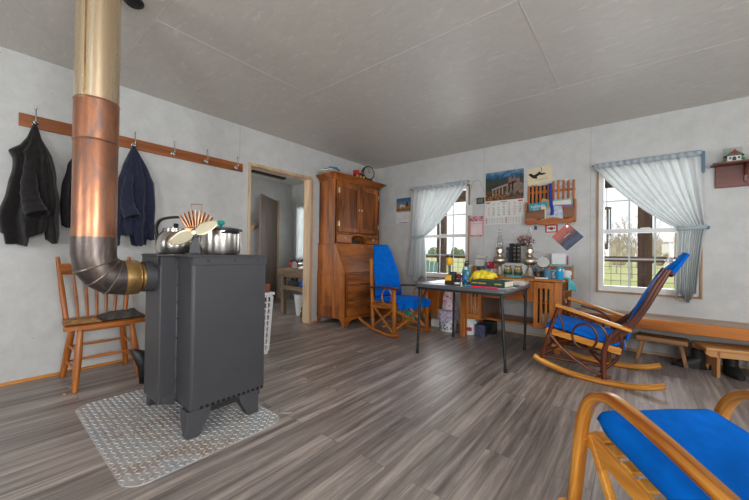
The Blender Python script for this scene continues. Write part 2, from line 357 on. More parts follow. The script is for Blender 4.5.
DOORW = wood('brown_door', (96, 80, 70), (122, 104, 92), 'Z', 0.55)
PORW = wood('porch_post', (92, 66, 52), (128, 96, 78), 'Z', 0.7); PORX = wood('porch_post', (92, 66, 52), (128, 96, 78), 'X', 0.7)
BLUE = mat('blue_cushion_cloth', (2, 106, 210), 0.9, var=.12, scale=16, bmp=.25, spec=.1)
STOVE = mat('stove_grey_paint', (63, 63, 67), 0.5, var=.06, scale=3)
STOVED = mat('stove_dark', (30, 30, 32), 0.6)
BLACKM = mat('black_metal', (34, 34, 36), 0.4, var=.1)
BLACKP = mat('black_plastic', (26, 26, 28), 0.45, var=.1)
CHROME = mat('chrome', (205, 205, 205), 0.18, 1.0, var=.05)
STEEL = mat('brushed_steel', (196, 192, 186), 0.24, 1.0, var=.08, scale=5)
BRASS = mat('polished_brass', (240, 230, 200), 0.34, 0.75, var=.08)
NICKEL = mat('aged_nickel', (196, 184, 168), 0.3, 1.0, var=.15, scale=30)
WHITE = mat('white_plastic', (228, 228, 226), 0.4, var=.03)
PAPER = mat('paper', (224, 222, 216), 0.8, var=.04)
CREAM = mat('cream_paper', (226, 212, 178), 0.8, var=.06)
INK = mat('black_ink', (24, 24, 26), 0.7); REDI = mat('red_ink', (196, 32, 40), 0.6)
TEAL = mat('teal_plastic', (24, 140, 160), 0.35); CYAN = mat('cyan_cup', (20, 160, 214), 0.35)
RED = mat('red_plastic', (190, 28, 36), 0.4); YEL = mat('yellow_plastic', (246, 186, 20), 0.4)

# ============================================================ the setting
WALLM = panel_mat('white_wall_panel', (206, 206, 204), (140, 128, 116), 0.16)
CEILM = ceil_mat()
m = M().box(-6.2, XR+.15, YB-.15, YR+.15, -.12, 0); struct(m.build('floor', floor_mat(), smooth=0))
m = M().box(-6.2, XR+.15, YB-.15, YR+.15, H, H+.12); struct(m.build('ceiling', CEILM, smooth=0))
def wall_x(name, y0, y1, x0, x1, holes):
    """wall running along x with holes (xa, xb, za, zb)"""
    m = M(); cur = x0
    for xa, xb, za, zb in sorted(holes):
        m.box(cur, xa, y0, y1, 0, H)
        if za > 0: m.box(xa, xb, y0, y1, 0, za)
        m.box(xa, xb, y0, y1, zb, H); cur = xb
    m.box(cur, x1, y0, y1, 0, H); return struct(m.build(name, WALLM, smooth=0))
def wall_y(name, x0, x1, y0, y1, holes):
    m = M(); cur = y0
    for ya, yb, za, zb in sorted(holes):
        m.box(x0, x1, cur, ya, 0, H)
        if za > 0: m.box(x0, x1, ya, yb, 0, za)
        m.box(x0, x1, ya, yb, zb, H); cur = yb
    m.box(x0, x1, cur, y1, 0, H); return struct(m.build(name, WALLM, smooth=0))
W1 = (-2.72, -1.86, 0.63, 1.98); W2 = (-0.372, 0.462, 0.595, 1.975); W3 = (-5.75, -5.0, 0.8, 1.98)
wall_x('wall_right', YR, YR+.14, XL-.12, XR+.15, [W1, W2])
wall_x('wall_hall_right', YR, YR+.14, -6.2, XL-.12, [W3])
wall_y('wall_left', XL-.12, XL, YB, YR, [(2.05, 2.95, 0, 2.03)])
wall_y('wall_hall_far', -6.05, -5.93, YB, YR, [])
wall_x('wall_hall_near', 0.60, .72, -5.93, XL-.12, [(-5.35, -4.35, .8, 2.0)])  # unseen opening added so a fill lamp can brighten the back room
wall_y('wall_front', XR, XR+.15, YB, YR, [(-.6, .6, .68, 2.02), (2.15, 3.35, .68, 2.02)])  # openings added for fill lamps; wall set nearer to brighten the floor
wall_x('wall_back', YB-.15, YB, -6.05, XR+.15, [(-2.5, -1.3, .68, 2.02), (.4, 1.6, .68, 2.02)])  # both openings added to hold fill lamps
# thin strip at the foot of the walls
m = M().box(XL, XL+.012, YB, 2.018, 0, .020).box(XL, XL+.012, 2.986, 3.09, 0, .020); struct(m.build('baseboard_left', HONY, smooth=0))
m = M().box(XL+.02, XR, YR-.012, YR, 0, .024); struct(m.build('baseboard_right', RAWX, smooth=0))
# panel joints: raised, painted over
SEAM = CEILM; SEAMD = mat('wall_joint', (176, 168, 160), 0.7)
k = 1
def trim(m, ma):
    global k
    struct(m.build('trim_%d' % k, ma, smooth=0)); k += 1
s = .0018
trim(M().box(XL, XR, .697, .697+.006, H-s, H), SEAM); trim(M().box(XL, XR, 1.937, 1.943, H-s, H), SEAM); trim(M().box(XL, XR, 3.2, 3.206, H-s, H), SEAM)
for x, a, b in ((-2.38, .70, 1.94), (-.546, 1.94, 3.2), (-1.17, 3.2, YR)): trim(M().box(x, x+.005, a, b, H-s, H), SEAM)
for x in (-1.66, -.435): trim(M().box(x, x+.004, YR-.0015, YR, .45, H-.003), SEAMD)
for y in (1.91,): trim(M().box(XL, XL+.0015, y, y+.004, 2.06, H-.003), SEAMD)

# door opening: raw pine casing
m = M().box(XL-.13, XL+.012, 2.02, 2.052, 0, 2.05).box(XL-.13, XL+.012, 2.948, 2.982, 0, 2.05).box(XL-.13, XL+.012, 2.052, 2.948, 2.015, 2.05)
m.box(XL-.001, XL+.018, 2.945, 2.995, 0, 2.015)
struct(m.build('door_1', RAWZ, smooth=0, bevel=.002))

GLASS = glass_mat()
FRAMEW = wood('window_case', (136, 98, 66), (176, 136, 98), 'Z', 0.5); FRAMEX = wood('window_case', (136, 98, 66), (176, 136, 98), 'X', 0.5)
def window(n, W, mx, mz_low, mz_up, zmeet):
    x0, x1, z0, z1 = W
    root = bpy.data.objects.new('window_%d' % n, None); COL.objects.link(root); struct(root)
    # wood casing lines the opening
    m = M().box(x0-.004, x0+.012, YR-.012, YR+.13, z0, z1).box(x1-.012, x1+.004, YR-.012, YR+.13, z0, z1).box(x0, x1, YR-.012, YR+.13, z1-.012, z1).box(x0-.004, x1+.004, YR-.018, YR+.13, z0-.002, z0+.014)
    struct(m.build('casing', FRAMEW, root, smooth=0))
    a = .05; m = M(); X0, X1, Z0, Z1 = x0+.013, x1-.013, z0+.015, z1-.013
    m.box(X0, X0+a, YR+.01, YR+.09, Z0, Z1).box(X1-a, X1, YR+.01, YR+.09, Z0, Z1).box(X0+a, X1-a, YR+.01, YR+.09, Z0, Z0+.06).box(X0+a, X1-a, YR+.01, YR+.09, Z1-.045, Z1)
    struct(m.build('frame', WHITEV, root, smooth=0, bevel=.004))
    struct(M().box(X0+a, X1-a, YR+.03, YR+.07, zmeet-.022, zmeet+.022).box((X0+X1)/2-.04, (X0+X1)/2+.04, YR+.022, YR+.04, zmeet+.018, zmeet+.032).build('meeting_rail', WHITEV, root, smooth=0, bevel=.003))
    m = M()
    for x in mx: m.box(x-.008, x+.008, YR+.045, YR+.055, Z0+.06, zmeet-.022).box(x-.008, x+.008, YR+.045, YR+.055, zmeet+.022, Z1-.045)
    for z in (mz_low, mz_up): m.box(X0+a, X1-a, YR+.046, YR+.054, z-.008, z+.008)
    struct(m.build('muntin', mat('muntin_grey', (196, 204, 206), .5, var=.02), root, smooth=0))
    struct(M().box(X0+a-.01, X1-a+.01, YR+.049, YR+.051, Z0+.05, Z1-.04).build('pane', GLASS, root, smooth=0))
window(1, W1, (-2.125, -2.345), .98, 1.57, 1.262)
window(2, W2, (-.087, .124), .965, 1.60, 1.266)
window(3, W3, (-5.5, -5.25), 1.1, 1.7, 1.4)
# unseen frames around the openings added for fill lamps behind the camera
for n, (kind, lo, hi, pos) in enumerate([('y', -.6, .6, XR), ('y', 2.15, 3.35, XR), ('x', -2.5, -1.3, YB), ('x', .4, 1.6, YB)]):
    m = M(); z0, z1 = .68, 2.02; a = .05
    for (p, q, r_, s_) in ((lo, lo+a, z0, z1), (hi-a, hi, z0, z1), (lo+a, hi-a, z0, z0+a), (lo+a, hi-a, z1-a, z1), (lo+a, hi-a, 1.33, 1.37)):
        if kind == 'y': m.box(pos+.02, pos+.08, p, q, r_, s_)
        else: m.box(p, q, pos-.08, pos-.02, r_, s_)
    struct(m.build('window_%d' % (4+n), WHITEV, smooth=0))

# ------------------------------------------------------------ outdoors
def grass_mat():
    m, nt, b = newmat('field_grass'); mp = coords(nt, (.25, .25, 1)); n = N(nt, 'ShaderNodeTexNoise', Scale=1.0, Detail=8.0, Roughness=.7); nt.links.new(mp.outputs[0], n.inputs['Vector'])
    r = ramp(nt, n.outputs['Fac'], [(.3, lin((176, 188, 110))), (.55, lin((204, 206, 146))), (.75, lin((222, 212, 168)))]); nt.links.new(r.outputs[0], b.inputs['Base Color']); b.inputs['Roughness'].default_value = .9; return m
struct(M().box(-320, 260, YR+2.2, 420, -.7, -.5).build('ground', grass_mat(), smooth=0))
DECK = wood('deck_board', (120, 104, 92), (160, 144, 130), 'X', .7)
m = M()
for i in range(14): m.box(-6.2, 3.4, YR+.16+.145*i, YR+.16+.145*i+.138, -.16, -.12)
struct(m.build('floor_porch', DECK, smooth=0))
m = M().box(-6.4, 3.6, YR+.141, YR+2.35, 2.42, 2.47)
for x in (-5.4, -4.2, -3.0, -1.8, -.62, .6, 1.8): m.box(x, x+.045, YR+.142, YR+2.3, 2.30, 2.42)
struct(m.build('ceiling_porch', mat('porch_soffit', (196, 192, 186), .7), smooth=0))
PY = YR+1.95
struct(M().box(-6.4, 3.6, PY-.05, PY+.05, 2.08, 2.32).build('trim_porch_beam', PORX, smooth=0))
for i, x in enumerate((-5.6, -3.30, -1.55, .06, 2.2)):
    o = tag(M().box(-.085, .085, -.07, .07, 0, 2.2).build('porch_post', PORW, bevel=.006),
            ['brown porch post far left outside', 'brown wooden porch post seen through the curtained left window', 'brown wooden porch post between the two windows', 'brown wooden porch post seen through the middle of the right window', 'brown porch post far right outside'][i], 'post', 'porch posts')
    put(o, (x, PY, -.12))
WIRE = mat('wire_grey', (120, 118, 114), .5, .6)
rr = thing('porch_railing', 'brown wooden porch railing with wire mesh panels outside the windows', 'railing', (0, PY-.135, -.12))
M().box(-5.5, 3.4, -.055, .055, 1.03, 1.11).build('top_rail', PORX, rr, smooth=0, bevel=.004)
M().box(-5.5, 3.4, -.03, .03, .16, .25).build('bottom_rail', PORX, rr, smooth=0)
m = M()
for i in range(75): x = -5.5+i*.12; m.box(x-.003, x+.003, -.003, .003, .25, 1.03)
for i in range(7): z = .32+i*.105; m.box(-5.5, 3.4, -.003, .003, z-.003, z+.003)
m.build('wire_mesh', WIRE, rr, smooth=0)

# teal slatted porch chair outside the left window
ADT = mat('teal_paint', (168, 214, 218), .5)
t = thing('porch_chair', 'pale teal slatted porch chair outside the left window', 'chair', (-3.36, 5.72, -.12), radians(-62)); t.scale = (.85, .85, .93)
m = M()
for j in range(6):
    y = -.26+j*.104; hgt = 1.0+.05*(1-abs(j-2.5)/2.5); m.bar((-.18, y*.8, .38), (-.48, y*1.08, hgt), .09, .018, (1, 0, .3))
m.build('backrest', ADT, t, smooth=0)
m = M()
for j in range(5): m.bar((.28-j*.11, -.28, .42-j*.018), (.28-j*.11, .28, .42-j*.018), .095, .02)
m.build('seat', ADT, t, smooth=0)
for sy in (-1, 1):
    M().box(.24, .33, sy*.30-.015, sy*.30+.015, 0, .58).build('leg', ADT, t, smooth=0)
    M().bar((.30, sy*.28, .40), (-.55, sy*.28, .03), .03, .1).build('leg', ADT, t, smooth=0)
    M().box(-.36, .38, sy*.34-.06, sy*.34+.06, .58, .605).build('armrest', ADT, t, smooth=0, bevel=.008)
# wind chime hanging from the porch ceiling
t = thing('wind_chime', 'metal wind chime hanging outside the right window', 'wind chime', (-.335, 5.2, 2.418))
M().cyl((0, 0, 0), (0, 0, -.78), .003).build('cord', INK, t)
M().lathe([(.001, -.78), (.05, -.79), (.05, -.81), (.001, -.82)]).build('top_disc', OLDX, t)
for a in range(5):
    x, y = .04*cos(a*1.257), .04*sin(a*1.257); M().cyl((x, y, -.81), (x, y, -1.16-.03*a), .008, seg=8).build('chime_tube', mat('chime_grey', (96, 104, 110), .35, .8), t)
M().cyl((0, 0, -.80), (0, 0, -1.30), .002).lathe([(.001, -1.26), (.02, -1.27), (.02, -1.33), (.001, -1.34)]).build('clapper', OLDX, t)

# trees beyond the yard
BARK = mat('bare_bark', (186, 172, 158), .9, var=.2); LEAF = mat('distant_leaves', (124, 142, 104), .95, var=.35, scale=.6)
def bare_tree():
    m = M(); rr_ = random.Random(3)
    def br(p, d, L, r, dep):
        q = p+d*L; m.tube([p, (p+q)/2+Vector((rr_.uniform(-.04, .04)*L, rr_.uniform(-.04, .04)*L, 0)), q], [r, r*.8, r*.55], 4, caps=False)
        if dep == 0: return
        for i in range(4 if dep > 1 else 5):
            nd = (d+Vector((rr_.uniform(-.8, .8), rr_.uniform(-.8, .8), rr_.uniform(-.1, .6)))).normalized()
            br(p+d*L*rr_.uniform(.5, 1.0), nd, L*rr_.uniform(.5, .75), r*.5, dep-1)
    br(Vector((0, 0, 0)), Vector((0, 0, 1)), 2.6, .12, 4)
    return m.build('bare_tree', BARK, smooth=0)
bt = bare_tree(); tag(bt, 'bare grey tree beyond the yard outside the right window', 'tree', 'bare trees beyond the yard')
sp = []
for row, (y, n) in enumerate(((27, 7), (35, 10), (44, 13), (54, 16))):
    for i in range(n): sp.append(((-.20+.52*(i+.5*(row % 2)+.5)/n)*y, y+R.uniform(-1.5, 1.5)))
for i, (x, y) in enumerate(sp):
    o = bt if i == 0 else bt.copy()
    if i: COL.objects.link(o)
    o.location = (x, y, -.5); o.rotation_euler = (0, 0, R.uniform(0, 6.28)); q = R.uniform(.8, 1.1); o.scale = (q*.46*1.2, q*.46*1.2, q*.9)
def bush(seed, rx, rz):
    m = M(); q = random.Random(seed)
    for i in range(12): m.ball((q.uniform(-.7, .7)*rx, q.uniform(-.5, .5)*rx, rz*q.uniform(.35, .75)), rx*q.uniform(.3, .5), None, rz*q.uniform(.3, .42), 12, 8)
    for v in m.bm.verts: n = noise.noise(v.co*1.7+Vector((seed, 0, 0))); v.co += v.co.normalized()*n*.35
    return m.build('leafy_tree', LEAF)
b0 = bush(1, 2.4, 3.6); tag(b0, 'low green tree in the far tree line across the field', 'tree', 'far tree line across the field')
for i in range(20):
    o = b0 if i == 0 else b0.copy()
    if i: COL.objects.link(o)
    x = -118+i*5.2+R.uniform(-.3, .3); o.location = (x, 122+(i % 2)*6, -.9); o.rotation_euler = (0, 0, R.uniform(0, 6)); q = R.uniform(.7, 1.0); o.scale = (q*.85, q*.85, q*1.3)
b2 = bush(9, 2.6, 2.9); b2.data.materials.clear(); b2.data.materials.append(mat('bare_brush', (196, 184, 166), .95, var=.3, scale=2)); b2.name = 'brush_thicket'
tag(b2, 'pale tan brush thicket behind the bare trees outside the right window', 'thicket', 'tan brush behind the bare trees')
for i in range(13):
    o = b2 if i == 0 else b2.copy()
    if i: COL.objects.link(o)
    o.location = (-19+i*4.2, 66+(i % 2)*5, -.6); o.rotation_euler = (0, 0, R.uniform(0, 6)); o.scale = (.85, .85, R.uniform(1.2, 1.5))
t = thing('porch_bench', 'blue topped bench on the porch outside the right window', 'bench', (.05, 5.15, -.12))
M().box(-.17, .32, -.16, .16, .69, .715).build('top', mat('porch_blue', (60, 110, 170), .5), t, smooth=0, bevel=.004)
M().box(-.15, .30, -.14, .14, .60, .69).build('apron', mat('porch_maroon', (120, 50, 50), .6), t, smooth=0)
for x in (-.14, .25):
    for y in (-.13, .09): M().box(x, x+.04, y, y+.04, 0, .60).build('leg', PORW, t, smooth=0)
b1 = bush(5, .8, 1.2); tag(b1, 'round green bush on the lawn outside the left window', 'bush'); b1.location = (-8.6, 22.5, -.52)

# ------------------------------------------------------------ curtains
SHEER = sheer_mat('sheer_white_blue', (226, 230, 230)); SHEERB = sheer_mat('curtain_header_blue', (206, 216, 224))
def curtain(root, xs, xe, ztop, xa, xb, ztie, xc, xd, zbot, sag, yb, pleats, ctl=.55):
    """xs->xe along the rod (xs on the tied side), xa->xb at the tie, xc->xd at the hem"""
    y0 = YR-.06
    def pleat(s, amp): return amp*(sin(2*pi*pleats*s)+.35*sin(2*pi*pleats*2.3*s+1))
    def up_(s, t):
        xt = xs+(xe-xs)*s; xq = xa+(xb-xa)*s
        cx = xt+(xq-xt)*ctl; cz = ztop+(ztie-ztop)*.62-sag*s
        x = (1-t)**2*xt+2*t*(1-t)*cx+t*t*xq; z = (1-t)**2*(ztop-.03)+2*t*(1-t)*cz+t*t*ztie
        return Vector((x, y0-.012*sin(pi*t)+pleat(s, .010*(1-t)+.013*t), z))
    def lo_(s, t):
        x = (xa+(xb-xa)*s)+(xc+(xd-xc)*s-xa-(xb-xa)*s)*(t**.7); z = ztie+(zbot+.05*sin(9*s+1)*.9-ztie)*t
        return Vector((x, y0-.015*t+pleat(s, .013+.022*t), z))
    def fn(s, v): return up_(s, v/.6) if v <= .6 else lo_(s, (v-.6)/.4)
    M().grid(fn, 110, 56).build('panel', SHEER, root, smooth=180, solid=.0015)
    lo, hi = min(xs, xe), max(xs, xe)
    def hd(s, v): return Vector((lo+(hi-lo)*s, y0+.007*sin(2*pi*pleats*1.3*s)-.012*sin(pi*v), ztop+.018-.05*v))
    M().grid(hd, 120, 5).build('header', SHEERB, root, smooth=180, solid=.003)
    M().cyl((lo-.02, y0+.008, ztop), (hi+.02, y0+.008, ztop), .007).build('rod', mat('rod_blue', (84, 112, 132), .4), root)
    ta, tb = min(xa, xb)-.005, max(xa, xb)+.005
    def tie(u, v):
        a = 2*pi*u; return Vector(((ta+tb)/2+(tb-ta)/2*cos(a), y0+.032*sin(a), ztie+.018-.036*v+.01*cos(a)))
    M().grid(tie, 28, 4, True).build('tieback', SHEERB, root, smooth=180, solid=.003)
c1 = thing('curtain', 'sheer pale curtain tied back on the left side of the left window', 'curtain', (0, 0, 0))
curtain(c1, -2.80, -1.865, 2.012, -2.77, -2.55, 1.25, -2.82, -2.49, .60, .10, 0, 11)
c2 = thing('curtain', 'sheer pale curtain tied back on the right side of the right window', 'curtain', (0, 0, 0))
curtain(c2, .452, -.395, 1.995, .485, .285, 1.275, .42, .27, .60, .06, 0, 11, .5)
M().bar((.47, YR-.004, 1.275), (.50, YR-.06, 1.275), .02, .03).build('hook', mat('rod_blue', (84, 112, 132), .4), c2)
M().box(.452, .474, YR-.07, YR-.001, 1.80, 1.99).build('rod_bracket', mat('rod_blue', (84, 112, 132), .4), c2)
t = thing('curtain', 'white curtain over the window in the back room', 'curtain', (0, 0, 0))
M().grid(lambda s, v: Vector((-5.78+.62*s, YR-.04+.014*sin(34*s), 2.0-1.2*v)), 60, 12).build('panel', SHEER, t, smooth=180, solid=.0015)
M().cyl((-5.8, YR-.03, 2.0), (-4.98, YR-.03, 2.0), .007).build('rod', CHROME, t)

# ============================================================ wood stove, plate and pipe
def rrect(x0, x1, y0, y1, r, n=6):
    out = []
    for cx, cy, a in ((x1-r, y1-r, 0), (x0+r, y1-r, 90), (x0+r, y0+r, 180), (x1-r, y0+r, 270)):
        for i in range(n+1): q = radians(a+90*i/n); out.append((cx+r*cos(q), cy+r*sin(q)))
    return out
t = thing('floor_plate', 'silver diamond-tread metal plate with ash dust under the stove', 'floor plate', (-2.19, .79, 0))
M().prism(rrect(-.565, .565, -.39, .39, .09), .0005, .005, 'XY').build('plate', tread_mat(), t, smooth=0, bevel=.0015)
m = M(); nx = 0
for i in range(39):
    for j in range(27):
        x = -.551+i*.029; y = -.377+j*.029
        if abs(x) > .50 and abs(y) > .33: continue
        a = radians(45 if (i+j) % 2 else -45); dx, dy = .0095*cos(a), .0095*sin(a)
        m.bar((x-dx, y-dy, .0060), (x+dx, y+dy, .0060), .0058, .0026)
o = m.build('tread', mat('tread_steel', (226, 226, 228), .3, .5, var=.12, scale=4), t, smooth=0); o['kind'] = 'stuff'
# ash dust is a part of what lies on the plate
ASH = mat('wood_ash', (146, 132, 122), .95, var=.35, scale=40)
m = M(); q = random.Random(4)
for i in range(420):
    g = q.random()
    if g < .5: x, y = q.gauss(-2.22, .12), q.gauss(1.05, .05)
    elif g < .8: x, y = q.gauss(-2.42, .10), q.gauss(.66, .08)
    else: x, y = q.gauss(-2.25, .10), q.gauss(.56, .06)
    if not (-2.72 < x < -1.66 and .43 < y < 1.15): continue
    s_ = q.uniform(.0015, .005); m.ball((x, y, .0075+s_*.4), s_*1.4, s_*1.2, s_*.6, 5, 4)
o = m.build('wood_ash', ASH); tag(o, 'scattered grey wood ash on the metal plate under the stove', 'ash'); o['kind'] = 'stuff'

SX, SY = -2.165, .645
t = thing('wood_stove', 'tall charcoal grey metal wood stove on four legs', 'stove', (SX, .93, .005))
def ST(x, y): return (x-SX, y-.93)
Z0, Z1 = .145, .965
# body outline in plan: narrow rear box with the flue, wide body in front of it, front face beyond
pl = [(-2.285, .645), (-2.045, .645), (-2.05, .735), (-1.832, .722), (-1.822, .732), (-1.822, 1.15), (-1.832, 1.16), (-2.498, 1.16), (-2.508, 1.15), (-2.508, .732), (-2.498, .722), (-2.28, .735)]
b0_ = [ST(*a) for a in pl]
m = M(); rings = []
for z, ins in ((Z0-.0, .012), (Z0+.012, 0), (Z1, 0)):
    rings.append([Vector((x*(1-ins), y*(1-ins), z-.005)) for x, y in b0_])
m.ring_loft(rings); m.build('body', STOVE, t, smooth=25, bevel=.006)
# sloped plate under the rear box
M().prism([(-.286, Z0+.03), (-.286, Z0), (-.20, Z0-.03), (-.20, Z0+.03)], -.119, .119, 'YZ').build('rear_skirt', STOVE, t, smooth=0, bevel=.004)
# slotted lower band
m = M().box(-.325, .325, -.17, .205, Z0-.04, Z0-.004); m.build('lower_band', STOVED, t, smooth=0)
m = M()
for i in range(13): m.ball((.3445, -.15+i*.030, Z0+.006), .0035, .0085, .0085, 10, 6)
m.build('vent_hole', mat('vent_black', (6, 6, 6), .9), t)
# top plate with lip, corner gussets
tp = [ST(*a) for a in ((-2.30, .625), (-2.03, .625), (-2.03, .71), (-1.81, .70), (-1.81, 1.175), (-2.52, 1.175), (-2.52, .70), (-2.30, .71))]
M().prism(tp, Z1-.006, Z1+.006, 'XY').build('top_plate', STOVE, t, smooth=0, bevel=.003)
M().prism([ST(*a) for a in ((-2.298, .628), (-2.032, .628), (-2.045, .645), (-2.285, .645))], Z1-.055, Z1-.006, 'XY').build('rear_lip', STOVE, t, smooth=0, bevel=.003)
M().box(.337, .349, -.205, .23, Z1-.05, Z1-.005).build('side_lip', STOVE, t, smooth=0, bevel=.002)
# rivets and screws
for z in (.90, .80, .70, .61, .50, .38, .26): M().ball((ST(-2.052, .728)[0]+.03, ST(0, .724)[1], z), .006, .004, .006, 8, 6).build('rivet', STOVED, t)
for y, z in ((.86, .50), (1.06, .53), (.98, .30), (.80, .942), (.95, .942), (1.10, .942)): M().ball((.344 if z < .9 else .350, y-.93, z), .005, .008, .008, 10, 6).build('bolt', STOVE, t)
for x, y in ((-.27, -.19), (.305, -.19), (-.27, .165), (.305, .165)):
    sx = 1 if x > 0 else -1; sy = 1 if y > 0 else -1; m = M()
    for q in (0,):
        rings = []
        for z, wd, dp, off in ((Z0-.004, .10, .13, 0), (Z0-.045, .096, .12, .002), (.0, .055, .066, .02)):
            ox, oy = x+sx*.032, y+sy*.030            # outer corner stays upright, the inside edges slope
            xa, xb = sorted((ox, ox-sx*wd)); ya, yb = sorted((oy, oy-sy*dp))
            rings.append([Vector((xa, ya, z)), Vector((xb, ya, z)), Vector((xb, yb, z)), Vector((xa, yb, z))])
        m.ring_loft(rings)
    m.build('leg', STOVE, t, smooth=0, bevel=.007)
# flue collar on the rear box
m = M().lathe([(.086, 0), (.086, .05), (.079, .05), (.079, .0)], mtx=Matrix.Rotation(radians(90), 4, 'X')); m.move(Matrix.Translation((0, SY-.93, .845))); m.build('flue_collar', STOVE, t)

PY0 = .385; PZ = .867
t = thing('stove_pipe', 'copper and silver stove pipe rising from the stove to the ceiling', 'stove pipe', (SX, PY0, 0))
COP = copper_mat('heat_copper', (172, 120, 94), (122, 108, 108), (196, 136, 98)); COPL = copper_mat('heat_copper_pale', (228, 206, 174), (206, 178, 144), (238, 224, 198), .18, .03, .6)
BRO = copper_mat('bronzed_steel', (104, 94, 90), (74, 68, 68), (134, 120, 110), .26); GOLD = copper_mat('gold_steel', (196, 160, 104), (140, 100, 60), (222, 190, 138), .24)
r = .0905
M().lathe([(r, 1.735), (r, H-.002)], seg=40).build('upper_pipe', COPL, t)
M().lathe([(r+.0015, 1.54), (r+.0015, 1.75)], seg=40).build('upper_sleeve', COP, t)
M().lathe([(r, 1.055), (r, 1.54), (r-.001, 1.545)], seg=40).build('lower_pipe', COP, t)
for z in (1.747, 1.545): M().lathe([(r+.001, z-.006), (r+.004, z), (r+.001, z+.006)], seg=40, caps=False).build('crimp_ring', COP, t)
M().box(-.002, .002, -r-.0035, -r+.002, 1.76, H-.01, Matrix.Rotation(radians(48), 4, 'Z')).build('seam', GOLD, t)
M().lathe([(r, H-.004), (.125, H-.004), (.125, H-.012), (r, H-.016)], seg=40).build('ceiling_collar', COPL, t)
# gored elbow: vertical -> along +y
E_R = .122; cen = (E_R, .969)                      # centre of bend in (y, z); start at y=0,z=1.035
angs = [180, 198, 225, 252, 270]
pts = [(0, 1.062)]
rings = []
def ring(y, z, ang, rad):
    # ring in the plane through the bend centre at this angle
    a = radians(ang); n = Vector((0, -cos(a), -sin(a)))   # radial outward = -n ; plane spanned by x and radial
    rad_v = Vector((0, cos(a), sin(a)))
    return [Vector((0, y, z))+Vector((1, 0, 0))*cos(2*pi*j/36)*rad+rad_v*sin(2*pi*j/36)*rad for j in range(36)]
def bend(a, Rr=E_R): return cen[0]+Rr*cos(radians(a)), cen[1]+Rr*sin(radians(a))
dz = cen[1]-E_R-PZ
segs = [180, 202.5, 247.5, 270]
ell = [ring(0, 1.062, 180, r+.002), ring(*bend(180), 180, r+.002)]
for a in (203, 225.5, 248):
    # miter joints between straight gores: push the joint outwards so that gores stay straight
    k_ = 1/cos(radians(11)); y, z = bend(a, E_R*k_); ell.append(ring(y, z, a, r+.002))
ell += [ring(*bend(270), 270, r+.002), ring(.128, cen[1]-E_R, 270, r+.002)]
M().ring_loft(ell).build('elbow', BRO, t, smooth=14)
for a in (203, 225.5, 248):
    y, z = bend(a, E_R/cos(radians(11))); rg = ring(y, z, a, r+.003); M().tube(rg, .0045, 6, closed=True).build('elbow_bead', copper_mat('bead_steel', (140, 128, 118), (110, 100, 94), (160, 148, 136), .25), t)
zc = cen[1]-E_R
def hpipe(prof): # (r, y) profile along y
    return M().lathe([(a, -b) for a, b in prof], seg=36, mtx=Matrix.Rotation(radians(90), 4, 'X')).move(Matrix.Translation((0, 0, zc)))
hpipe([(r+.0035, .122), (r+.0035, .176), (r+.001, .180), (r+.001, .186)]).build('reducer', GOLD, t)
hpipe([(.0775, .18), (.0775, .192), (.083, .196), (.0775, .200), (.0775, .215)]).build('connector', GOLD, t)

# things on top of the stove
TZ = .976
t = thing('kettle', 'rounded steel kettle with black handle on the left of the stove top', 'kettle', (-2.345, .825, TZ), radians(35)); t.scale = (1.1, 1.1, 1.05)
M().lathe([(.075, 0), (.092, .004), (.102, .03), (.103, .07), (.095, .105), (.078, .128), (.068, .136), (.068, .145), (.06, .147)], seg=36).build('body', STEEL, t)
M().lathe([(.066, .146), (.066, .156), (.05, .161), (.02, .164), (.001, .165)], seg=32).build('lid', STEEL, t)
M().lathe([(.006, .164), (.012, .17), (.014, .180), (.01, .188), (.001, .189)]).build('knob', BLACKP, t)
M().sweep(spline([(-.10, -.02, .095), (-.108, -.02, .16), (-.085, -.02, .205), (-.03, -.02, .222), (.03, -.02, .226)], 6), [.022]*25, [.014]*25, (0, 1, 0)).build('handle', BLACKP, t, smooth=60)
M().tube(spline([(-.10, -.02, .05), (-.113, -.02, .10), (-.108, -.02, .17)], 5), .004).build('handle_bracket', STEEL, t)
M().tube([(.085, 0, .06), (.12, 0, .10), (.145, 0, .135)], [.022, .016, .012], 12).build('spout', STEEL, t)
t = thing('cooking_pot', 'steel cooking pot with black rimmed lid and teal knob on the stove', 'pot', (-2.085, 0.995, TZ)); t.scale = (1.08, 1.08, 1.0)
M().lathe([(.09, 0), (.104, .006), (.110, .03), (.110, .148), (.113, .152)], seg=40).build('body', STEEL, t)
M().lathe([(.116, .152), (.117, .160), (.10, .168), (.06, .176), (.001, .178)], seg=40).build('lid', mat('glass_lid_grey', (120, 122, 122), .15, .6), t)
M().lathe([(.119, .150), (.119, .162), (.113, .164)], seg=40, caps=False).build('lid_rim', BLACKP, t)
M().lathe([(.006, .176), (.010, .188), (.020, .196), (.022, .208), (.014, .217), (.001, .219)], seg=20).build('knob', mat('teal_knob', (12, 166, 160), .4), t)
for sg in (-1, 1): M().tube(spline([(sg*.108, -.04, .135), (sg*.140, -.03, .140), (sg*.140, .03, .140), (sg*.108, .04, .135)], 5), .007).build('handle', BLACKP, t)
t = thing('stove_fan', 'brass bladed stove fan with copper finned heat sink between the pots', 'fan', (-1.925, .775, TZ), radians(56)); t.scale = (1.0, 1.0, 1.28)
M().box(-.045, .045, -.03, .03, 0, .006).build('base', BLACKM, t, smooth=0, bevel=.002)
M().prism([(-.028, .006), (.028, .006), (.012, .10), (-.012, .10)], -.004, .012, 'XZ').build('post', BLACKM, t, smooth=0, bevel=.002)
m = M()
for i in range(9):
    a = radians(-34+i*8.5); m.bar((sin(a)*.07, .02, .10+cos(a)*.02), (sin(a)*.145, .02, .04+cos(a)*.155), .045, .0045, (1, 0, 0))
m.build('heat_sink', copper_mat('copper_fin', (200, 140, 100), (90, 50, 36), (226, 170, 130), .3), t, smooth=0)
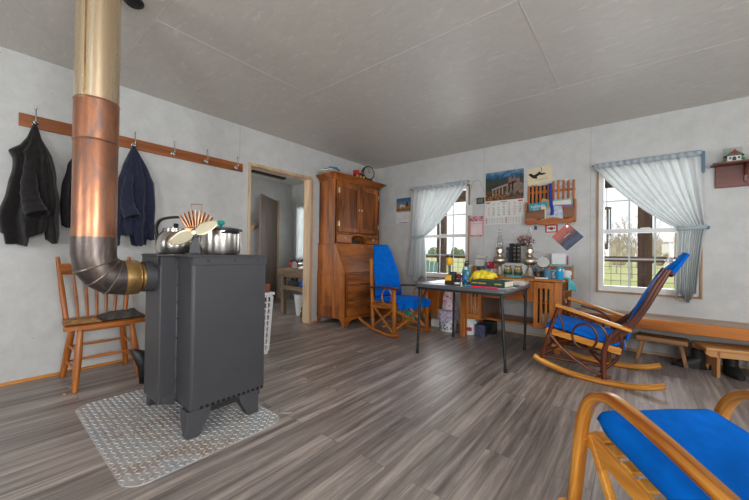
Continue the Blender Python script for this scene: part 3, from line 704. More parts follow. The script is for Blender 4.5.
M().box(-.05, .05, .0, .045, .104, .116).build('heat_plate', mat('copper_plate', (190, 130, 92), .35, .8), t, smooth=0, bevel=.002)
M().cyl((0, -.02, .095), (0, .02, .095), .02).build('motor', BLACKM, t)
M().tube([(-.028, .02, .188), (-.028, .02, .222), (.028, .02, .222), (.028, .02, .188)], .0022, 6).build('hanger', mat('copper_plate', (190, 130, 92), .35, .8), t)
M().lathe([(.001, .012), (.010, .010), (.012, 0), (.001, -.006)], mtx=Matrix.Rotation(radians(90), 4, 'X')).move(Matrix.Translation((0, -.026, .095))).build('hub', BRASS, t)
for sg in (0, 180):
    def bl(u, v):
        L = .008+.118*u; wd = (.012+.021*sin(pi*min(1, u*1.02)**.8)*1.0) if u < .97 else .012
        tw = radians(32); yy = (v-.5)*2*wd*(1-.0*u)
        return Vector((L, -.030+yy*sin(tw)*.7, .0+yy*cos(tw)))
    m = M().grid(bl, 18, 9).move(Matrix.Translation((0, 0, .095)) @ Matrix.Rotation(radians(-22+sg), 4, 'Y'))
    m.build('blade', BRASS, t, smooth=180, solid=.0015)
# utensils handles/ink in kettle removed; poker-like wire beside plate
o = M().tube([(-.05, .01, 0), (-.01, -.012, 0), (.03, 0, .004), (.06, .02, .01)], .006, 6).build('bent_wire', mat('dull_wire', (170, 164, 158), .5, .5)); tag(o, 'short bent metal wire on the floor beside the plate', 'wire'); put(o, (-1.70, 1.215, .007))
for i, (x, y, lab) in enumerate(((-1.985, 1.60, 'small wood chip on the floor near the laundry basket'), (-2.05, 1.98, 'small wood chip on the open floor in front of the doorway'), (-3.17, .45, 'small wood chip on the floor beside the chair leg'), (-3.05, .40, 'tiny wood splinter on the floor in front of the old chair'))):
    o = M().prism([(-.022, -.006), (.0, -.01), (.024, -.002), (.018, .008), (-.016, .007)], 0, .006, 'XY').build('wood_chip', RAWX, smooth=0, bevel=.001); tag(o, lab, 'wood chip'); put(o, (x, y, .0005), R.uniform(0, 3))

# black ash scoop leaning beyond the stove
t = thing('ash_scuttle', 'black metal ash scuttle with grey ash beside the stove', 'scuttle', (-2.90, .845, 0), radians(-70))
m = M(); rings = []
for z, a, b in ((.0, .055, .05), (.12, .07, .06), (.22, .10, .07)): rings.append([Vector((a*cos(2*pi*j/20)+(.03 if z > .2 else 0)*cos(2*pi*j/20), b*sin(2*pi*j/20), z+.05*(cos(2*pi*j/20) if z > .2 else 0))) for j in range(20)])
m.ring_loft(rings, caps=False); m.build('bucket', BLACKM, t, solid=.004)
M().lathe([(.001, .16), (.07, .155), (.07, .12), (.001, .1)], seg=18).build('ash', ASH, t)
M().lathe([(.053, .0), (.053, .004), (.001, .004)], seg=18).build('bottom', BLACKM, t)
M().tube(spline([(0, -.07, .22), (.06, -.06, .25), (.10, 0, .27), (.06, .06, .25), (0, .07, .22)], 5), .004).build('handle', BLACKM, t)

# ============================================================ hook rail and coats
t = thing('hook_rail', 'long wooden coat hook rail on the left wall', 'hook rail', (XL, 1.065, 1.96))
M().box(0, .019, -.876, .879, -.048, .048).build('board', RAILW, t, smooth=0, bevel=.004)
HK = [.274, .585, .894, 1.213, 1.527, 1.857]
for y in HK:
    y -= 1.065; m = M().lathe([(.001, .019), (.021, .020), (.021, .026), (.014, .032), (.001, .033)], seg=14, mtx=Matrix.Rotation(radians(90), 4, 'Y')).move(Matrix.Translation((0, y, -.012)))
    m.tube(spline([(.026, y, -.012), (.05, y, -.02), (.07, y, .0), (.066, y, .04), (.058, y, .09)], 5), .0045, 8).ball((.057, y, .096), .009)
    m.tube(spline([(.026, y, -.02), (.045, y, -.04), (.055, y, -.03)], 4), .0045, 8).ball((.056, y, -.027), .010); m.build('hook', CHROME, t)

def coat(y, ztop, m_, lab, prof, seed, folds=5, opening=None, lining=None):
    """prof rows: (z below the hook, reach to -y, reach to +y, depth off the wall)"""
    t = thing('coat', lab, 'coat', (XL+.055, y, ztop)); P = prof
    def samp(q):
        q *= len(P)-1; i = min(int(q), len(P)-2); f = q-i; f = f*f*(3-2*f) if False else f
        return [P[i][k]+(P[i+1][k]-P[i][k])*f for k in range(4)]
    q_ = random.Random(int(seed*100)); RID = [(-1.0+2.0*(k_+.5+q_.uniform(-.35, .35))/folds, q_.uniform(.45, 1.1), q_.uniform(.09, .22)) for k_ in range(folds)]
    def fn(u, v):
        z, l, rr_, d = samp(v); a = 2*pi*u; c, s_ = cos(a), sin(a); w_ = rr_ if c > 0 else l
        f_ = abs(c)**.8*(1 if c > 0 else -1); yy = w_*f_
        front = max(0, s_)**.5 if s_ > 0 else 0
        h_ = max(am*max(0, 1-abs(f_+.16*sin(2.3*v+k_*2)*v-ph)/(wd*2.1)) for k_, (ph, am, wd) in enumerate(RID))
        n = noise.noise(Vector((yy*14, z*7, seed))); n2 = noise.noise(Vector((yy*34, z*20, seed+9)))
        k_ = min(1, v*2.2)
        xx = d*front*(1-k_+k_*(.40+.75*h_))+front*k_*(.018*n+.007*n2) if s_ > 0 else d*s_*.2
        yy += .010*k_*noise.noise(Vector((z*8, seed, f_*2)))
        zz = -z-(.05*noise.noise(Vector((f_*1.6, seed, 2)))+.03*h_+.035*(1 if sin(f_*4.5+seed*3) > 0 else -1))*v**5
        return Vector((max(-.045, xx), yy, zz))
    M().grid(fn, 120, 60, True).build('body', m_, t, smooth=180, solid=.004)
    M().tube(spline([(.01, -.015, .015), (.02, 0, -.005), (.01, .015, .015)], 4), .006, 8).build('hanging_loop', m_, t)
    return t
BLKC = mat('black_wool', (36, 34, 34), .95, var=.25, scale=40, bmp=.35, spec=.15, sheen=.2); NAVY = mat('navy_cloth', (42, 45, 66), .95, var=.2, scale=40, bmp=.3, spec=.15, sheen=.2); CHAR = mat('charcoal_cloth', (46, 44, 46), .95, var=.25, scale=40, bmp=.35, spec=.15)
LINB = mat('dark_lining', (26, 24, 25), .8, var=.3, scale=30)
def sleeve(t, pts, r_, ma, lin_):
    sp_ = spline(pts, 6); n = len(sp_)
    rr_ = [r_[0]+(r_[1]-r_[0])*(i/(n-1))**.8+.003*sin(i*1.9) for i in range(n)]
    M().tube(sp_, rr_, 14, caps=False).build('sleeve', ma, t, smooth=180, solid=.005)
    d = (sp_[-1]-sp_[-2]).normalized(); c = sp_[-1]-d*.022
    M().tube([c-d*.004, c], [rr_[-1]*.9]*2, 14).build('sleeve_lining', lin_, t)
ct = coat(.27, 1.925, BLKC, 'black wool coat on the leftmost hook', [(0, .010, .010, .02), (.10, .038, .036, .05), (.17, .075, .07, .075), (.22, .130, .092, .09), (.27, .112, .105, .10), (.38, .112, .122, .11), (.58, .147, .142, .125), (.72, .175, .142, .135), (.78, .172, .138, .135), (.835, .160, .125, .12)], 1.3)
sleeve(ct, [(.02, -.005, -.06), (.062, -.02, -.28), (.098, -.03, -.48), (.13, -.015, -.60), (.17, .01, -.685)], (.012, .064), BLKC, LINB)
coat(.585, 1.925, CHAR, 'dark charcoal coat mostly hidden behind the copper stove pipe', [(0, .012, .012, .02), (.10, .06, .045, .06), (.25, .13, .09, .085), (.45, .165, .11, .10), (.62, .168, .12, .11), (.72, .16, .12, .11)], 4.1)
ct = coat(.886, 1.918, NAVY, 'navy blue coat hanging just right of the stove pipe', [(0, .012, .012, .02), (.07, .04, .045, .05), (.17, .075, .10, .08), (.30, .105, .155, .10), (.45, .12, .165, .11), (.60, .125, .165, .12), (.74, .13, .162, .13), (.83, .138, .158, .125)], 2.2)
sleeve(ct, [(.02, -.01, -.06), (.058, -.04, -.26), (.088, -.065, -.43), (.11, -.06, -.55), (.15, -.035, -.645)], (.012, .060), NAVY, LINB)

# ============================================================ old kitchen chair against the left wall
t = thing('dining_chair', 'old turned wooden chair against the left wall behind the stove pipe', 'chair', (-3.24, .635, 0), 0)
seat = [(-.20, -.205), (-.21, 0), (-.20, .205), (0, .225), (.19, .24), (.225, .235), (.235, 0), (.225, -.235), (.19, -.24), (0, -.225)]
sp_ = spline([(x, y, 0) for x, y in seat]+[(seat[0][0], seat[0][1], 0)], 4)[:-1]
M().prism([(p.x, p.y) for p in sp_], .435, .462, 'XY').build('seat', CHY, t, smooth=30, bevel=.008)
for x in (-.15, .12): M().box(x, x+.03, -.17, .17, .405, .435).build('seat_rail', CHY, t, smooth=0, bevel=.004)
lg = {}
for x, y, fx, fy in ((.14, -.15, .20, -.185), (.14, .15, .19, .195), (-.13, -.15, -.25, -.19), (-.13, .15, -.25, .215)):
    p0, p1 = Vector((x, y, .437)), Vector((fx, fy, 0)); lg[(x > 0, y > 0)] = (p0, p1)
    M().tube([p0, p0.lerp(p1, .25), p0.lerp(p1, .5), p0.lerp(p1, .8), p1], [.016, .021, .024, .021, .017], 12).build('leg', CHU, t)
def st(a, b, fa, fb, rr_=.009):
    p, q = lg[a][0].lerp(lg[a][1], fa), lg[b][0].lerp(lg[b][1], fb); m_ = p.lerp(q, .5)
    M().tube([p, m_, q], [rr_*.8, rr_*1.25, rr_*.8], 8).build('stretcher', CHU, t)
for f in (.40, .68):
    st((True, False), (False, False), f, f+.02); st((True, True), (False, True), f, f+.02)
for f in (.44, .72): st((False, False), (False, True), f, f)
st((True, False), (True, True), .5, .5)
for y in (-.185, .185):
    M().tube([(-.185, y, .455), (-.225, y*1.12, .68), (-.275, y*1.24, .935)], [.017, .018, .013], 12).build('back_post', CHU, t)
M().sweep([(-.250-.012*cos(pi*(i/8-.5)), (-.222+i*.0555), .84) for i in range(9)], .085, .018, (-.15, 0, 1)).build('crest_rail', CHU, t, smooth=60)
for y in (-.115, -.058, 0, .058, .115): M().tube([(-.185, y, .46), (-.215, y*1.1, .63), (-.255, y*1.22, .82)], [.009, .012, .008], 10).build('spindle', CHU, t)
GLV = mat('work_leather', (150, 110, 66), .9, var=.3, scale=30, bmp=.4); GRYC = mat('dirty_grey_cloth', (72, 68, 64), .95, var=.35, scale=30, bmp=.4)
def rag(name, label, cat, loc, rz, sx, sy, hgt, ma, seed):
    def fn(u, v):
        x, y = (u-.5)*sx, (v-.5)*sy; e = min(1, 6*min(u, 1-u, v, 1-v)); n = .5*noise.noise(Vector((x*9+seed, y*9, seed)))+.25*noise.noise(Vector((x*26+seed, y*26, seed)))
        return Vector((x*(1+.12*noise.noise(Vector((v*4, seed, 0)))), y*(1+.15*noise.noise(Vector((u*4, seed, 5)))), .005+e*hgt*max(.1, .6+1.2*n)))
    o = M().grid(fn, 44, 34).build(name, ma, smooth=180, solid=.006); tag(o, label, cat); put(o, loc, rz); return o
rag('work_glove', 'tan leather work glove lying on the old wooden chair', 'glove', (-3.15, .50, .463), 1.5, .20, .15, .045, GLV, 1.0)
rag('grey_rag', 'crumpled dark grey cloth lying on the old wooden chair seat', 'cloth', (-3.20, .742, .465), 1.55, .27, .24, .055, GRYC, 7.0)

# ============================================================ secretary desk
t = thing('secretary_desk', 'tall brown oak secretary desk with slanted writing lid and two upper doors in the corner', 'secretary', (-3.57, 3.60, 0), 0)
hw = .50; D = .545; DU = .33
# side panels: full profile with curved foot
def side(y0, y1):
    prof = [(0, 0), (.05, 0), (.06, .06), (.11, .10), (.43, .10), (.48, .06), (.49, 0), (D, 0), (D, .72), (DU+.035, 1.115), (0, 1.115)]
    return M().prism(prof, y0, y1, 'XZ').build('side_panel', OAKZ, t, smooth=0, bevel=.004)
side(-hw, -hw+.022); side(hw-.022, hw)
# framed look on the visible side
m = M().box(.0, .055, -hw-.008, -hw, .10, .74).box(D-.055, D, -hw-.008, -hw, .0, .72).box(.055, D-.055, -hw-.008, -hw, .10, .26).box(.055, D-.055, -hw-.008, -hw, .69, .74); m.build('side_frame', OAKZ, t, smooth=0, bevel=.004)
M().box(0, .012, -hw+.022, hw-.022, .1, 1.115).build('back_panel', OAKZ, t, smooth=0)
M().box(.012, D-.02, -hw+.022, hw-.022, .115, .135).build('bottom_board', OAKY, t, smooth=0)
# front face frame
M().box(D-.02, D, -hw, -hw+.045, 0, .72).box(D-.02, D, hw-.045, hw, 0, .72).box(D-.02, D, -hw+.045, hw-.045, .70, .72).box(D-.02, D, -hw+.045, hw-.045, .545, .56).box(D-.02, D, -hw+.045, hw-.045, .345, .36).build('face_frame', OAKZ, t, smooth=0, bevel=.002)
ap = [(-hw, 0), (-hw+.055, 0), (-hw+.075, .05), (-hw+.14, .085), (hw-.14, .085), (hw-.075, .05), (hw-.055, 0), (hw, 0), (hw, .135), (-hw, .135)]
M().prism(ap, D-.004, D+.012, 'YZ').build('apron', OAKY, t, smooth=0, bevel=.004)
KNOBW = wood('bail_wood', (84, 40, 14), (140, 76, 34), 'Y', .3)
M().box(D-.03, D-.0205, -hw+.045, hw-.045, .12, .70).build('drawer_recess', wood('oak_dark_panel', (40, 20, 8), (64, 34, 16), 'Z', .6), t, smooth=0)  # dark sheet paints shade into the gaps around the drawers
for z0, z1 in ((.566, .694), (.366, .539), (.143, .339)):
    d = M().box(D-.018, D+.016, -hw+.052, hw-.052, z0, z1).build('drawer', OAKY, t, smooth=0, bevel=.005)
    for y in (-.24, .24):
        zc_ = (z0+z1)/2; M().tube(spline([(D+.014, y-.045, zc_), (D+.038, y-.04, zc_-.004), (D+.042, y, zc_-.010), (D+.038, y+.04, zc_-.004), (D+.014, y+.045, zc_)], 4), .008, 8).build('handle', KNOBW, d)
# slanted writing lid
a_ = Vector((D+.004, 0, .725)); b_ = Vector((DU+.04, 0, 1.112)); d_ = (b_-a_).normalized()
lid = M().bar(a_, b_, 2*hw-.03, .022, (1, 0, .5)).build('writing_lid', OAKY, t, smooth=0, bevel=.004)
M().cyl(b_-d_*.04+Vector((.008, 0, 0)), b_-d_*.04+Vector((.022, 0, .012)), .008).build('lid_lock', BRASS, lid)
M().box(DU, DU+.045, -hw+.01, hw-.01, 1.108, 1.122).box(0, D-.02, -hw+.022, hw-.022, .702, .72).build('writing_shelf', OAKY, t, smooth=0)
# hutch
m = M().box(0, DU, -hw+.015, -hw+.035, 1.12, 2.03).box(0, DU, hw-.035, hw-.015, 1.12, 2.03).box(0, .012, -hw+.035, hw-.035, 1.12, 2.03).box(.012, DU, -hw+.035, hw-.035, 2.0, 2.03).box(.012, DU-.004, -hw+.035, hw-.035, 1.262, 1.28)
m.box(DU-.018, DU, -hw+.015, -hw+.06, 1.12, 2.03).box(DU-.018, DU, hw-.06, hw-.015, 1.12, 2.03).box(DU-.018, DU, -hw+.06, hw-.06, 1.975, 2.03)
m.box(.012, DU-.002, -.165, -.15, 1.12, 1.262).box(.012, DU-.002, .15, .165, 1.12, 1.262); m.build('hutch_case', OAKZ, t, smooth=0, bevel=.002)
# mid waist moulding
M().box(0, DU+.02, -hw-.006, -hw+.015, 1.105, 1.125).build('waist_moulding', OAKX, t, smooth=0, bevel=.004)
# pigeonhole arch
M().prism([(-.15, 1.262), (-.15, 1.20), (-.12, 1.236), (-.05, 1.245), (.05, 1.245), (.12, 1.236), (.15, 1.20), (.15, 1.262)], DU-.016, DU-.002, 'YZ').build('pigeonhole_arch', OAKY, t, smooth=0)
PORC = mat('white_porcelain', (230, 226, 214), .2, var=.02)
for sg in (-1, 1):
    y0, y1 = sorted((sg*.168, sg*(hw-.045)))
    d = M().box(DU-.012, DU+.012, y0, y1, 1.135, 1.255).build('small_drawer', OAKY, t, smooth=0, bevel=.004)
    M().ball((DU+.024, (y0+y1)/2, 1.195), .012).build('knob', PORC, d)
    # panelled doors
    y0, y1 = sorted((sg*.006, sg*(hw-.062))); z0, z1 = 1.285, 1.972
    d = M().box(DU-.002, DU+.022, y0, y0+.062, z0, z1).box(DU-.002, DU+.022, y1-.062, y1, z0, z1).box(DU-.002, DU+.022, y0+.062, y1-.062, z0, z0+.062).box(DU-.002, DU+.022, y0+.062, y1-.062, z1-.062, z1).build('door', OAKZ, t, smooth=0, bevel=.004)
    M().box(DU-.002, DU+.008, y0+.06, y1-.06, z0+.06, z1-.06).build('door_panel', wood('door_oak_panel', (84, 42, 12), (146, 80, 30), 'Z', .35), d, smooth=0)
    M().ball((DU+.034, sg*.032, 1.62), .013).build('knob', PORC, d)
    for z in (1.40, 1.86): M().box(DU+.004, DU+.025, sg*(hw-.066)-.006, sg*(hw-.066)+.010, z-.035, z+.035).build('hinge', BRASS, d, smooth=0)
# crown
def crown(e, z0, z1): return M().box(-.0, DU+e, -hw+.015-e, hw-.015+e, z0, z1)
m = M()
for e, z0, z1 in ((.012, 2.005, 2.03), (.03, 2.03, 2.048), (.05, 2.048, 2.068), (.075, 2.068, 2.095)): m.box(0, DU+e, -hw+.015-e, hw-.015+e, z0, z1)
m.build('crown_moulding', OAKY, t, smooth=0, bevel=.004)
def papers(name, label, cat, loc, rz, sx, sy, h, ma, group=None, bev=.001):
    o = M().box(-sx/2, sx/2, -sy/2, sy/2, 0, h).build(name, ma, smooth=0, bevel=bev); tag(o, label, cat, group); return put(o, loc, rz)
papers('black_box', 'black box pushed in the middle pigeonhole of the secretary', 'box', (-3.57+.20, 3.56, 1.124), .1, .20, .20, .055, BLACKP)
papers('folded_paper', 'tan folded paper hanging over the left end of the secretary top', 'paper', (-3.27, 3.02, 2.096), .2, .20, .18, .012, CREAM)
rag('blue_cloth', 'small blue cloth folded on the left end of the secretary top', 'cloth', (-3.26, 3.06, 2.110), 0, .17, .17, .05, mat('bright_blue', (30, 130, 180), .8), 3.0)
t = thing('mantel_clock', 'round dark clock standing on the right of the secretary top', 'clock', (-3.245, 3.80, 2.096), radians(-20)); t.scale = (1.1, 1.1, 1.15)
M().lathe([(.085, -.03), (.095, -.02), (.095, .02), (.082, .03), (.08, .022), (.001, .022)], seg=32, mtx=Matrix.Rotation(radians(90), 4, 'Y')).move(Matrix.Translation((0, 0, .108))).build('case', mat('dark_bronze', (62, 54, 46), .35, .7), t)
M().lathe([(.001, .023), (.078, .023), (.078, .026), (.001, .026)], seg=32, mtx=Matrix.Rotation(radians(90), 4, 'Y')).move(Matrix.Translation((0, 0, .108))).build('dial', mat('clock_dial', (150, 146, 138), .4), t)
M().bar((.028, 0, .108), (.028, .03, .13), .005, .002, (1, 0, 0)).bar((.028, 0, .108), (.028, -.015, .165), .004, .002, (1, 0, 0)).build('clock_hand', INK, t, smooth=0)
M().box(-.025, .03, -.06, .06, 0, .02).build('base', mat('dark_bronze', (62, 54, 46), .35, .7), t, smooth=0, bevel=.004)
t = thing('toy_engine', 'small red and black toy steam engine on the secretary top', 'toy', (-3.215, 3.56, 2.096), radians(88)); t.scale = (1.5, 1.3, 1.2)
M().box(-.06, .07, -.022, .022, .018, .03).build('chassis', BLACKP, t, smooth=0, bevel=.002)
M().cyl((-.02, 0, .048), (.068, 0, .048), .018).build('boiler', BLACKP, t)
M().box(-.062, -.018, -.026, .026, .03, .086).build('cab', RED, t, smooth=0, bevel=.003)
M().cyl((.05, 0, .06), (.05, 0, .085), .006, .009).build('chimney', RED, t)
for x in (-.045, 0, .045):
    for y in (-.025, .025): M().cyl((x, y-.003, .016), (x, y+.003, .016), .016, seg=14).build('wheel', mat('gold_toy', (190, 150, 60), .4), t)

# ============================================================ blue rocker by the secretary
t = thing('rocking_chair', 'wooden rocking chair with tall blue back cushion beside the secretary', 'rocking chair', (-2.365, 3.41, 0), atan2(-.262, .965))
for sy in (-1, 1):
    y = sy*.262
    rp = spline([(.31, y, .055), (.20, y, .026), (.0, y, .018), (-.2, y, .034), (-.40, y, .075), (-.53, y, .122)], 6)
    M().sweep(rp, .032, .036, (0, 1, 0)).build('rocker', RKU, t, smooth=60)
    M().bar((.235, y, .03), (.215, y, .57), .036, .036, (1, 0, 0)).build('front_post', RKZ, t, smooth=0, bevel=.006)
    M().bar((-.20, y, .05), (-.255, y*.92, .43), .036, .034, (1, 0, 0)).bar((-.255, y*.92, .42), (-.36, y*.72, .92), .034, .03, (1, 0, 0)).build('back_post', RKZ, t, smooth=0, bevel=.005)
    M().bar((.20, y, .07), (-.20, y, .33), .02, .026).bar((.20, y, .33), (-.18, y, .08), .02, .026).build('side_brace', RKX, t, smooth=0, bevel=.004)
    M().bar((.225, y, .37), (-.24, y, .33), .026, .06).build('side_rail', RKX, t, smooth=0, bevel=.005)
    M().sweep(spline([(.29, y, .578), (.20, y*1.02, .588), (0, y*1.03, .578), (-.29, y*.96, .555)], 6), [.05, .075, .08, .08, .08]+[.075]*9+[.06]*5, .022, (0, 1, 0)).build('armrest', DKARM, t, smooth=60, bevel=.003)
    M().tube([(.08+.105*cos(a*pi/10)*.9, y, .468+.10*sin(a*pi/10)) for a in range(20)], .008, 8, closed=True).build('hoop', RKU, t)
M().bar((.225, -.27, .37), (.225, .27, .37), .03, .06).build('front_rail', RKX, t, smooth=0, bevel=.005)
M().bar((-.24, -.25, .34), (-.24, .25, .34), .03, .05).build('back_rail', RKX, t, smooth=0, bevel=.005)
M().bar((.20, -.25, .33), (.20, .25, .08), .02, .026).bar((.20, .25, .33), (.20, -.25, .08), .02, .026).build('front_brace', RKX, t, smooth=0, bevel=.004)
M().bar((0, -.26, .10), (0, .26, .10), .022, .022).build('stretcher', RKX, t, smooth=0, bevel=.004)
M().bar((-.35, -.2, .88), (-.35, .2, .88), .022, .05, (0, 0, 1)).build('crest_rail', RKX, t, smooth=0, bevel=.005)
m = M()
for i in range(7): m.bar((.20-i*.065, -.245, .385-.0*i), (.20-i*.065, .245, .385), .04, .014)
m.build('seat_slats', RKX, t, smooth=0, bevel=.003)
def seatf(u, v):
    x = .285-.53*v; y = (u-.5)*(.50-.04*v); w_ = .01*noise.noise(Vector((x*9, y*9, 2)))
    dr = -.035*max(0, (.06-v)/.06)
    return Vector((x, y, .432-.035*v+dr+w_)), Vector((0, 0, 1))
M().pad(seatf, .075, 18, 20, 7).build('seat_cushion', BLUE, t, smooth=180)
def skirt(u, v):
    y = (u-.5)*.52; return Vector((.292+.012*sin(u*19), y, .425-.075*v-.02*v*abs(sin(u*9.4))))
M().grid(skirt, 40, 5).build('seat_skirt', BLUE, t, smooth=180, solid=.006)
def backf(u, v):
    z = .43+.68*v; wv = .44-.10*v-.10*max(0, v-.55)/.45
    x = -.215-.19*v+.03*sin(pi*v)+.012*noise.noise(Vector((u*4, v*8, 1)))
    return Vector((x, (u-.5)*wv, z)), Vector((.93, 0, .28))
M().pad(backf, .085, 16, 26, 8).build('back_cushion', BLUE, t, smooth=180)
o = M().ball((0, 0, .105), .105, seg=28, rings=18).build('exercise_ball', mat('teal_ball', (70, 196, 180), .45), smooth=180); tag(o, 'teal rubber ball on the floor under the blue rocking chair', 'ball'); put(o, (-2.50, 3.85, 0))

# ============================================================ twig rocker in front of the right window
t = thing('rocking_chair', 'bent twig rocking chair with blue seat pad facing left below the right window', 'rocking chair', (-.265, 3.385, 0), radians(180))
for sy in (-1, 1):
    y = sy*.285
    rp = spline([(.445, y, .118), (.35, y, .078), (.18, y, .034), (.0, y, .018), (-.16, y, .022), (-.30, y, .042), (-.41, y, .078)], 6)
    M().sweep(rp, .048, .042, (0, 1, 0)).build('rocker', HONU, t, smooth=60)
    M().tube([(.395, y, .10), (.325, y*.97, .35), (.262, y*.98, .562)], [.017, .016, .015], 10).build('front_post', TWIGU, t)
    M().tube(spline([(-.055, y*.97, .035), (-.05, y*.95, .16), (-.062, y*.95, .29), (-.11, y*.93, .385), (-.20, y*.90, .48)], 5), .021, 10).tube(spline([(-.005, y*.95, .03), (-.055, y*.93, .11), (-.13, y*.92, .20), (-.165, y*.92, .31), (-.15, y*.93, .40)], 5), .013, 8).build('rear_post', TWIGU, t)
    for off in (.0, .022):
        M().tube(spline([(-.10-off*.5, y*.90, .33), (-.19-off, y*.90, .455), (-.285-off, y*.84, .62), (-.355-off, y*.76, .78), (-.42-off*.6, y*.68, .90)], 5), .0165, 10).build('back_post', TWIGU, t)
    M().sweep(spline([(.275, y*1.02, .578), (.18, y*1.04, .553), (.0, y*1.04, .503), (-.22, y*1.0, .440)], 6), .064, .026, (0, 1, 0)).build('armrest', HONU, t, smooth=60)
    M().tube([(.075+.085*cos(a*pi/12), y*.99, .348+.10*sin(a*pi/12)) for a in range(24)], .0085, 8, closed=True).build('hoop', TWIGU, t)
    M().tube(spline([(.275, y*.99, .53), (.235, y*.99, .44), (.22, y*.98, .36)], 4), .008, 8).tube(spline([(.17, y*.99, .52), (.0, y*.99, .47), (-.07, y*.98, .38), (-.05, y*.97, .27)], 5), .009, 8).build('arm_twig', TWIGU, t)
    M().bar((.355, y*.93, .355), (-.16, y*.93, .268), .03, .05).build('side_rail', HONX, t, smooth=0, bevel=.006)
    M().tube(spline([(.33, y*.98, .33), (.23, y*.98, .22), (.06, y*.97, .10), (-.10, y*.96, .055)], 5), .0125, 8).tube([(.40, y, .125), (.18, y*.97, .13), (-.055, y*.96, .135)], .010, 8).build('side_brace', TWIGU, t)
M().tube([(.385, -.29, .16), (.385, .29, .16)], .012, 8).build('front_stretcher', TWIGU, t)
M().tube([(-.055, -.27, .16), (-.055, .27, .16)], .014, 8).build('rear_stretcher', TWIGU, t)
M().tube(spline([(.38, -.28, .15), (.17, 0, .26), (-.04, .27, .15)], 5), .009, 8).tube(spline([(.38, .28, .15), (.17, 0, .24), (-.04, -.27, .15)], 5), .009, 8).build('cross_brace', TWIGU, t)
M().bar((.34, -.28, .345), (.34, .28, .345), .04, .05).build('front_rail', HONX, t, smooth=0, bevel=.006)
M().bar((-.15, -.265, .275), (-.15, .265, .275), .03, .05).build('back_rail', HONX, t, smooth=0, bevel=.006)
m = M()
for i in range(9): m.tube([(.32-i*.055, -.26, .358-i*.0095), (.32-i*.055, .26, .358-i*.0095)], .010, 8)
m.build('seat_twigs', TWIGU, t)
m = M()
for y in (-.15, -.075, 0, .075, .15): m.tube(spline([(-.145, y, .30), (-.235, y, .46), (-.34, y*.95, .66), (-.47, y*.8, .95)], 5), .008, 8)
m.build('back_twigs', TWIGU, t)
M().tube(spline([(-.44, -.21, .86), (-.475, -.10, .945), (-.48, 0, .965), (-.475, .10, .945), (-.44, .21, .86)], 5), .014, 8).build('back_rail_twig', TWIGU, t)
M().tube([(-.20, -.26, .44), (-.20, .26, .44)], .013, 8).build('back_rail_twig', TWIGU, t)
def seat2(u, v):
    x = .375-.53*v; y = (u-.5)*.51
    dr = -.05*max(0, (.08-v)/.08)
    return Vector((x, y, .412-.105*v+dr+.012*noise.noise(Vector((x*8, y*8, 4))))), Vector((.18, 0, .98))
M().pad(seat2, .065, 18, 20, 7).build('seat_cushion', BLUE, t, smooth=180)
def tail(u, v): return Vector((-.125-.03*sin(u*7)-.02*v, -.25+.5*u, .315-.10*v*(.6+.5*abs(sin(u*6)))))
M().grid(tail, 36, 6).build('cushion_flap', BLUE, t, smooth=180, solid=.006)
def back2(u, v):
    z = .33+.68*v; x = -.175-.09*v-.25*v*v*.9-.02*v; wv = .40-.10*v
    return Vector((x-.012, (u-.5)*wv, z)), Vector((.86, 0, .5))
M().pad(back2, .035, 14, 22, 8).build('back_cushion', BLUE, t, smooth=180)
def cap(u, v):
    a = 2*pi*u; return Vector((-.440-.095*v, 0, .865+.155*v))+Vector((.86, 0, .5))*(.030*sin(a)*(1-.35*v))+Vector((0, 1, 0))*(.205*cos(a)*(1-.28*v))
m = M(); m.grid(cap, 32, 8, True)
m.bm.verts.ensure_lookup_table(); m.bm.faces.new([m.bm.verts[i*8+7] for i in range(32)])
m.build('back_cover', BLUE, t, smooth=50, solid=.004)
M().tube(spline([(-.33, -.24, .66), (-.36, -.26, .70), (-.34, -.25, .75)], 4), .004, 6).tube(spline([(-.19, -.27, .42), (-.245, -.29, .43), (-.23, -.28, .46)], 4), .004, 6).build('cushion_tie', mat('tie_white', (200, 200, 200), .8), t)

# ============================================================ bentwood chair in the foreground
t = thing('armchair', 'bentwood armchair with blue seat cushion cut off by the bottom right corner', 'armchair', (.104, 1.537, 0), radians(132.5))
for sy in (1, -1):
    y = sy*.2705
    pth = spline([(.150, y, .0), (.128, y, .14), (.110, y, .28), (.098, y, .375), (.074, y, .450), (.034, y, .502), (-.025, y, .527), (-.095, y, .522), (-.22, y, .495), (-.36, y, .455), (-.55, y, .40), (-.62, y, .37)], 6)
    n = len(pth)
    M().sweep(pth, [.046]*n, .030, (0, 1, 0), .2).build('armrest', HONU, t, smooth=60)
    M().sweep(spline([(.20, y, .018), (0, y, .014), (-.3, y, .014), (-.62, y, .018)], 4), .05, .026, (0, 1, 0)).build('foot_runner', HONU, t, smooth=60)
    M().sweep(spline([(-.56, y*.96, .39), (-.50, y*.96, .2), (-.50, y*.96, .03)], 5), .05, .026, (0, 1, 0)).build('rear_leg', HONU, t, smooth=60)
    yy = y*.90
    M().bar((.095, yy, .325), (-.50, yy, .185), .024, .058).build('seat_rail', HONX, t, smooth=0, bevel=.006)
    M().bar((.085, y*.91, .345), (-.10, y*.91, .02), .026, .026).build('side_brace', HONX, t, smooth=0, bevel=.005)
    M().tube([(.1, y, .33), (.1, yy, .33)], .012, 10).build('peg', HONU, t)
M().bar((.085, -.225, .325), (.085, .225, .325), .03, .055).build('front_rail', HONX, t, smooth=0, bevel=.006)
m = M()
for i in range(10): x = .065-i*.062; m.bar((x, -.240, .352+(x-.095)*.235), (x, .240, .352+(x-.095)*.235), .045, .012, (-.25, 0, 1))
m.build('seat_slats', HONX, t, smooth=0, bevel=.003)
